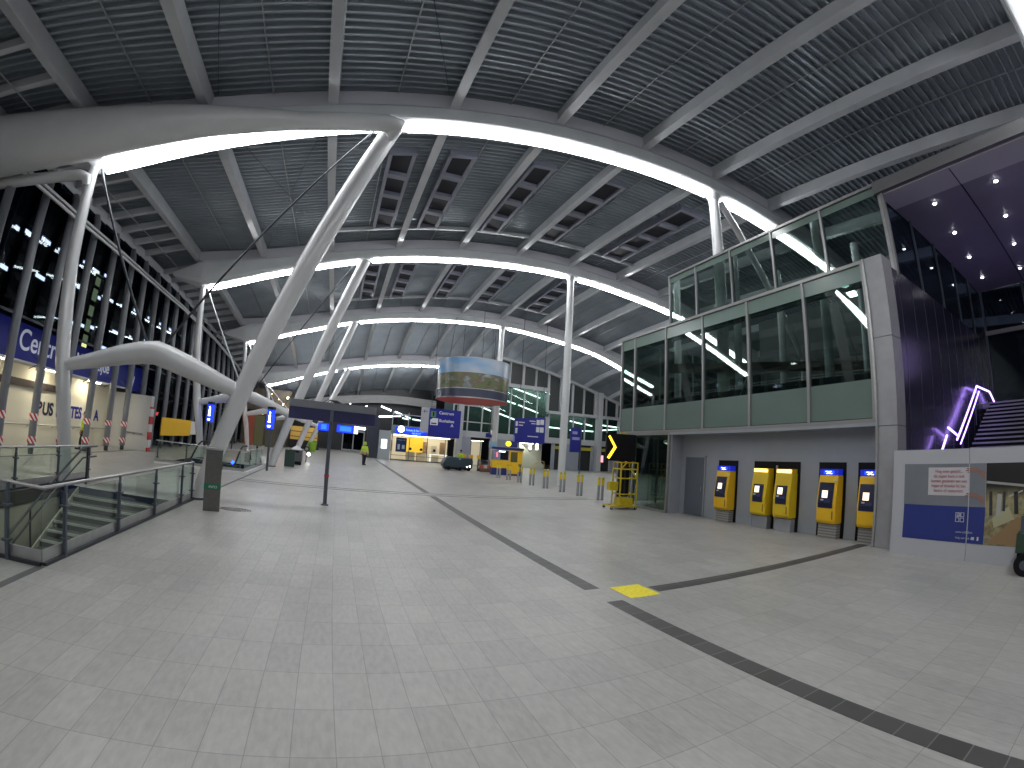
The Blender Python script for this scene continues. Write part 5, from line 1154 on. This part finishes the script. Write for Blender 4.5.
MB().tube([(0, 0, 0), (0, 0, 4.0)], .1, 10).build('pole', mat('lamp_cream', (0.4, 0.38, 0.3), .5), t); MB().box(-.7, .7, -.15, .15, 4.0, 4.15).build('head', MATS['lamp_cream'], t)
t = thing('yellow_poster_wall', 'warm lit yellow poster wall seen between the second and third struts', 'poster panel', (0, 60, 0))
MB().box(-6.4, -2.9, 0, .1, 1.1, 2.8).build('panel', emit('yellow_wall_glow', (0.9, 0.55, 0.12), 0.18), t); split_build(MB().box(-6.6, -2.5, -.01, 0, 1.45, 1.55).box(-6.6, -2.5, -.01, 0, 2.1, 2.2), 'shelf_line', mat('shelf_brown', (.1, .05, .02), .5), t)
MB().box(-6.5, -2.6, .1, .2, 0, .9).build('base', DARK, t)
MB().box(-5.1, -4.4, -.1, 0, 3.3, 3.6).build('lamp', EWIN, t); MB().box(-4.8, -4.7, -.05, .05, 2.8, 3.3).build('lamp_post', DARK, t)
t = thing('green_sack', 'bright lime green sack standing at the far left struts', 'sack', (-3.1, 54, 0))
mb = MB(); mb.lathe([(.32, 0), (.42, .15), (.45, .6), (.5, .95), (.42, 1.05)], 0, 0, 16); mb.build('body', mat('lime', (0.22, 0.42, 0.02), .6), t); MB().box(-.5, .5, -.3, .3, 0.9, 1.1).build('handle', MATS['lime'], t)
t = thing('round_sign_stand', 'small dark stand with a round ring sign beside the litter bin', 'stand', (-2.3, 33.5, 0))
mb = MB(); mb.tube([(.16 * math.cos(a * PI / 8), 0, .95 + .16 * math.sin(a * PI / 8)) for a in range(17)], .04, 6); mb.build('ring', BLACK, t); MB().tube([(0, 0, 0), (0, 0, .8)], .025, 6).build('post', DKST, t)
tag(MB().ball((-2.2, 34.5, .55), .12, 6).build('floor_glint', emit('low_white', (1, .97, .85), 16)), 'small white glow put in for a floor reflection beside the ring sign', 'lamp')  # glowing ball stands in for a bright reflection on the floor
MBs = MB().box(-3.2, -2.6, 28, 28.1, 0, 1.0)
tag(MBs.build('green_board', mat('bin_green', (0.02, 0.05, 0.04), .5)), 'dark green board leaning between second strut and litter bin', 'board')

# ------------------------------------------------------------------ people
def skin_obj(name, verts, edges, radii, m, parent, sub=1, root=0):
    me = bpy.data.meshes.new(name); me.from_pydata(verts, edges, []); me.materials.append(m)
    o = bpy.data.objects.new(name, me); COL.objects.link(o); o.parent = parent
    sm = o.modifiers.new('skin', 'SKIN'); sm.use_smooth_shade = True
    sv = me.skin_vertices[0].data if me.skin_vertices else None
    if sv is None:
        bm = bmesh.new(); bm.from_mesh(me); bm.verts.layers.skin.verify(); bm.to_mesh(me); bm.free(); sv = me.skin_vertices[0].data
    for i, r in enumerate(radii): sv[i].radius = (r, r) if isinstance(r, (int, float)) else r
    sv[root].use_root = True
    ss = o.modifiers.new('subsurf', 'SUBSURF'); ss.levels = sub; ss.render_levels = sub
    return o
HV = mat('hi_vis_yellow', (0.55, 0.75, 0.03), 0.6); TRS = mat('black_trousers', (0.012, 0.012, 0.02), 0.7); SKN = mat('person_skin', (0.5, 0.28, 0.2), 0.5)
def person(label, loc, rz, hood):
    t = thing('person', label, 'person', loc, rz)
    V = [(0, 0, .95), (0, 0, 1.15), (0, .01, 1.38), (0, 0, 1.50), (0, -.01, 1.56), (0, -.02, 1.64), (0, -.01, 1.74)]; E_ = [(0, 1), (1, 2), (2, 3), (3, 4), (4, 5), (5, 6)]
    Rr = [.15, .14, .16, .06, .06, .10, .075]
    def ch(start, pts, rr):
        p_ = start
        for q, r in zip(pts, rr): V.append(q); Rr.append(r); E_.append((p_, len(V) - 1)); p_ = len(V) - 1
        return p_
    for s_ in (-1, 1):
        ch(0, [(s_ * .10, 0, .88), (s_ * .11, s_ * .10, .50), (s_ * .11, s_ * .16 + .03, .09), (s_ * .12, s_ * .16 - .12, .05)], [.10, .065, .045, .04])
        h = ch(2, [(s_ * .19, .01, 1.42), (s_ * .25, -s_ * .03, 1.14), (s_ * .26, -s_ * .12, .90), (s_ * .26, -s_ * .14, .83)], [.065, .05, .035, .032])
        bx, by, bz = s_ * .26, -s_ * .14, .83
        for k in range(4): ch(h, [(bx + (.001) * s_, by - .027 + .018 * k, bz - .05), (bx - .012 * s_, by - .03 + .018 * k, bz - .09 - .008 * (k in (1, 2)))], [.010, .009])
        ch(h, [(bx - .02 * s_, by - .045, bz - .02), (bx - .03 * s_, by - .06, bz - .05)], [.011, .009])
    skin_obj('body', V, E_, Rr, SKN, t)
    # jacket
    V = [(0, 0, .90), (0, 0, 1.15), (0, .01, 1.38), (0, 0, 1.47)]; E_ = [(0, 1), (1, 2), (2, 3)]; Rr = [.19, .18, .19, .09]
    for s_ in (-1, 1): ch(2, [(s_ * .20, .01, 1.42), (s_ * .25, -s_ * .03, 1.14), (s_ * .26, -s_ * .12, .90)], [.085, .07, .055])
    jk = skin_obj('jacket', V, E_, Rr, HV, t)
    MB().lathe([(.205, 1.08), (.205, 1.13)], 0, 0, 16).build('reflective_band', mat('reflective', (0.7, 0.7, 0.7), .3), jk)
    V = [(0, 0, .92)]; E_ = []; Rr = [.17]
    for s_ in (-1, 1): ch(0, [(s_ * .10, 0, .82), (s_ * .11, s_ * .10, .50), (s_ * .11, s_ * .16 + .02, .12)], [.115, .085, .07])
    skin_obj('trousers', V, E_, Rr, TRS, t)
    for s_ in (-1, 1):
        mb = MB(); mb.box(s_ * .115 - .05, s_ * .115 + .05, s_ * .16 - .20, s_ * .16 + .09, 0, .09).box(s_ * .115 - .045, s_ * .115 + .045, s_ * .16 - .03, s_ * .16 + .09, .09, .18); mb.build('boot', BLACK, t)
    hc = (0, -.01, 1.68)
    if hood: mb = MB(); mb.ball((0, .01, 1.70), .135, 8, 1.0); mb.build('hood', HV, t)
    else: mb = MB(); mb.ball((0, .02, 1.73), .105, 8, .9); mb.build('hair', mat('dark_hair', (.03, .02, .015), .7), t)
    mb = MB(); mb.ball((-.035, -.115, 1.70), .014, 5).ball((.035, -.115, 1.70), .014, 5); split_build(mb, 'eye', BLACK, t)
    mb = MB(); mb.tube([(0, -.11, 1.70), (0, -.145, 1.665), (0, -.12, 1.655)], [.01, .018, .012], 6); mb.build('nose', SKN, t)
    mb = MB(); mb.bar((-.025, -.118, 1.62), (.025, -.118, 1.62), .012, .01); mb.build('mouth', mat('lip', (.35, .12, .1), .5), t)
    return t
person('person in a yellow high-visibility jacket and dark trousers walking in the far hall', (2.05, 37.0, 0), math.radians(15), True)
person('person in a yellow high-visibility vest standing half behind a striped tube', (-12.6, 21.75, 0), math.radians(-60), False)
person('person in a yellow high-visibility jacket standing behind the sweeping machine', (11.0, 40.6, 0), math.radians(170), False)

# outer ground walls so that the hall has an end behind the glass block
struct('wall_right', MB().box(36, 36.2, -16, 51, 0, 11), mat('night_side', (0.03, 0.032, 0.04), 0.5), 'dark right side of the hall behind the glass block', 'wall')
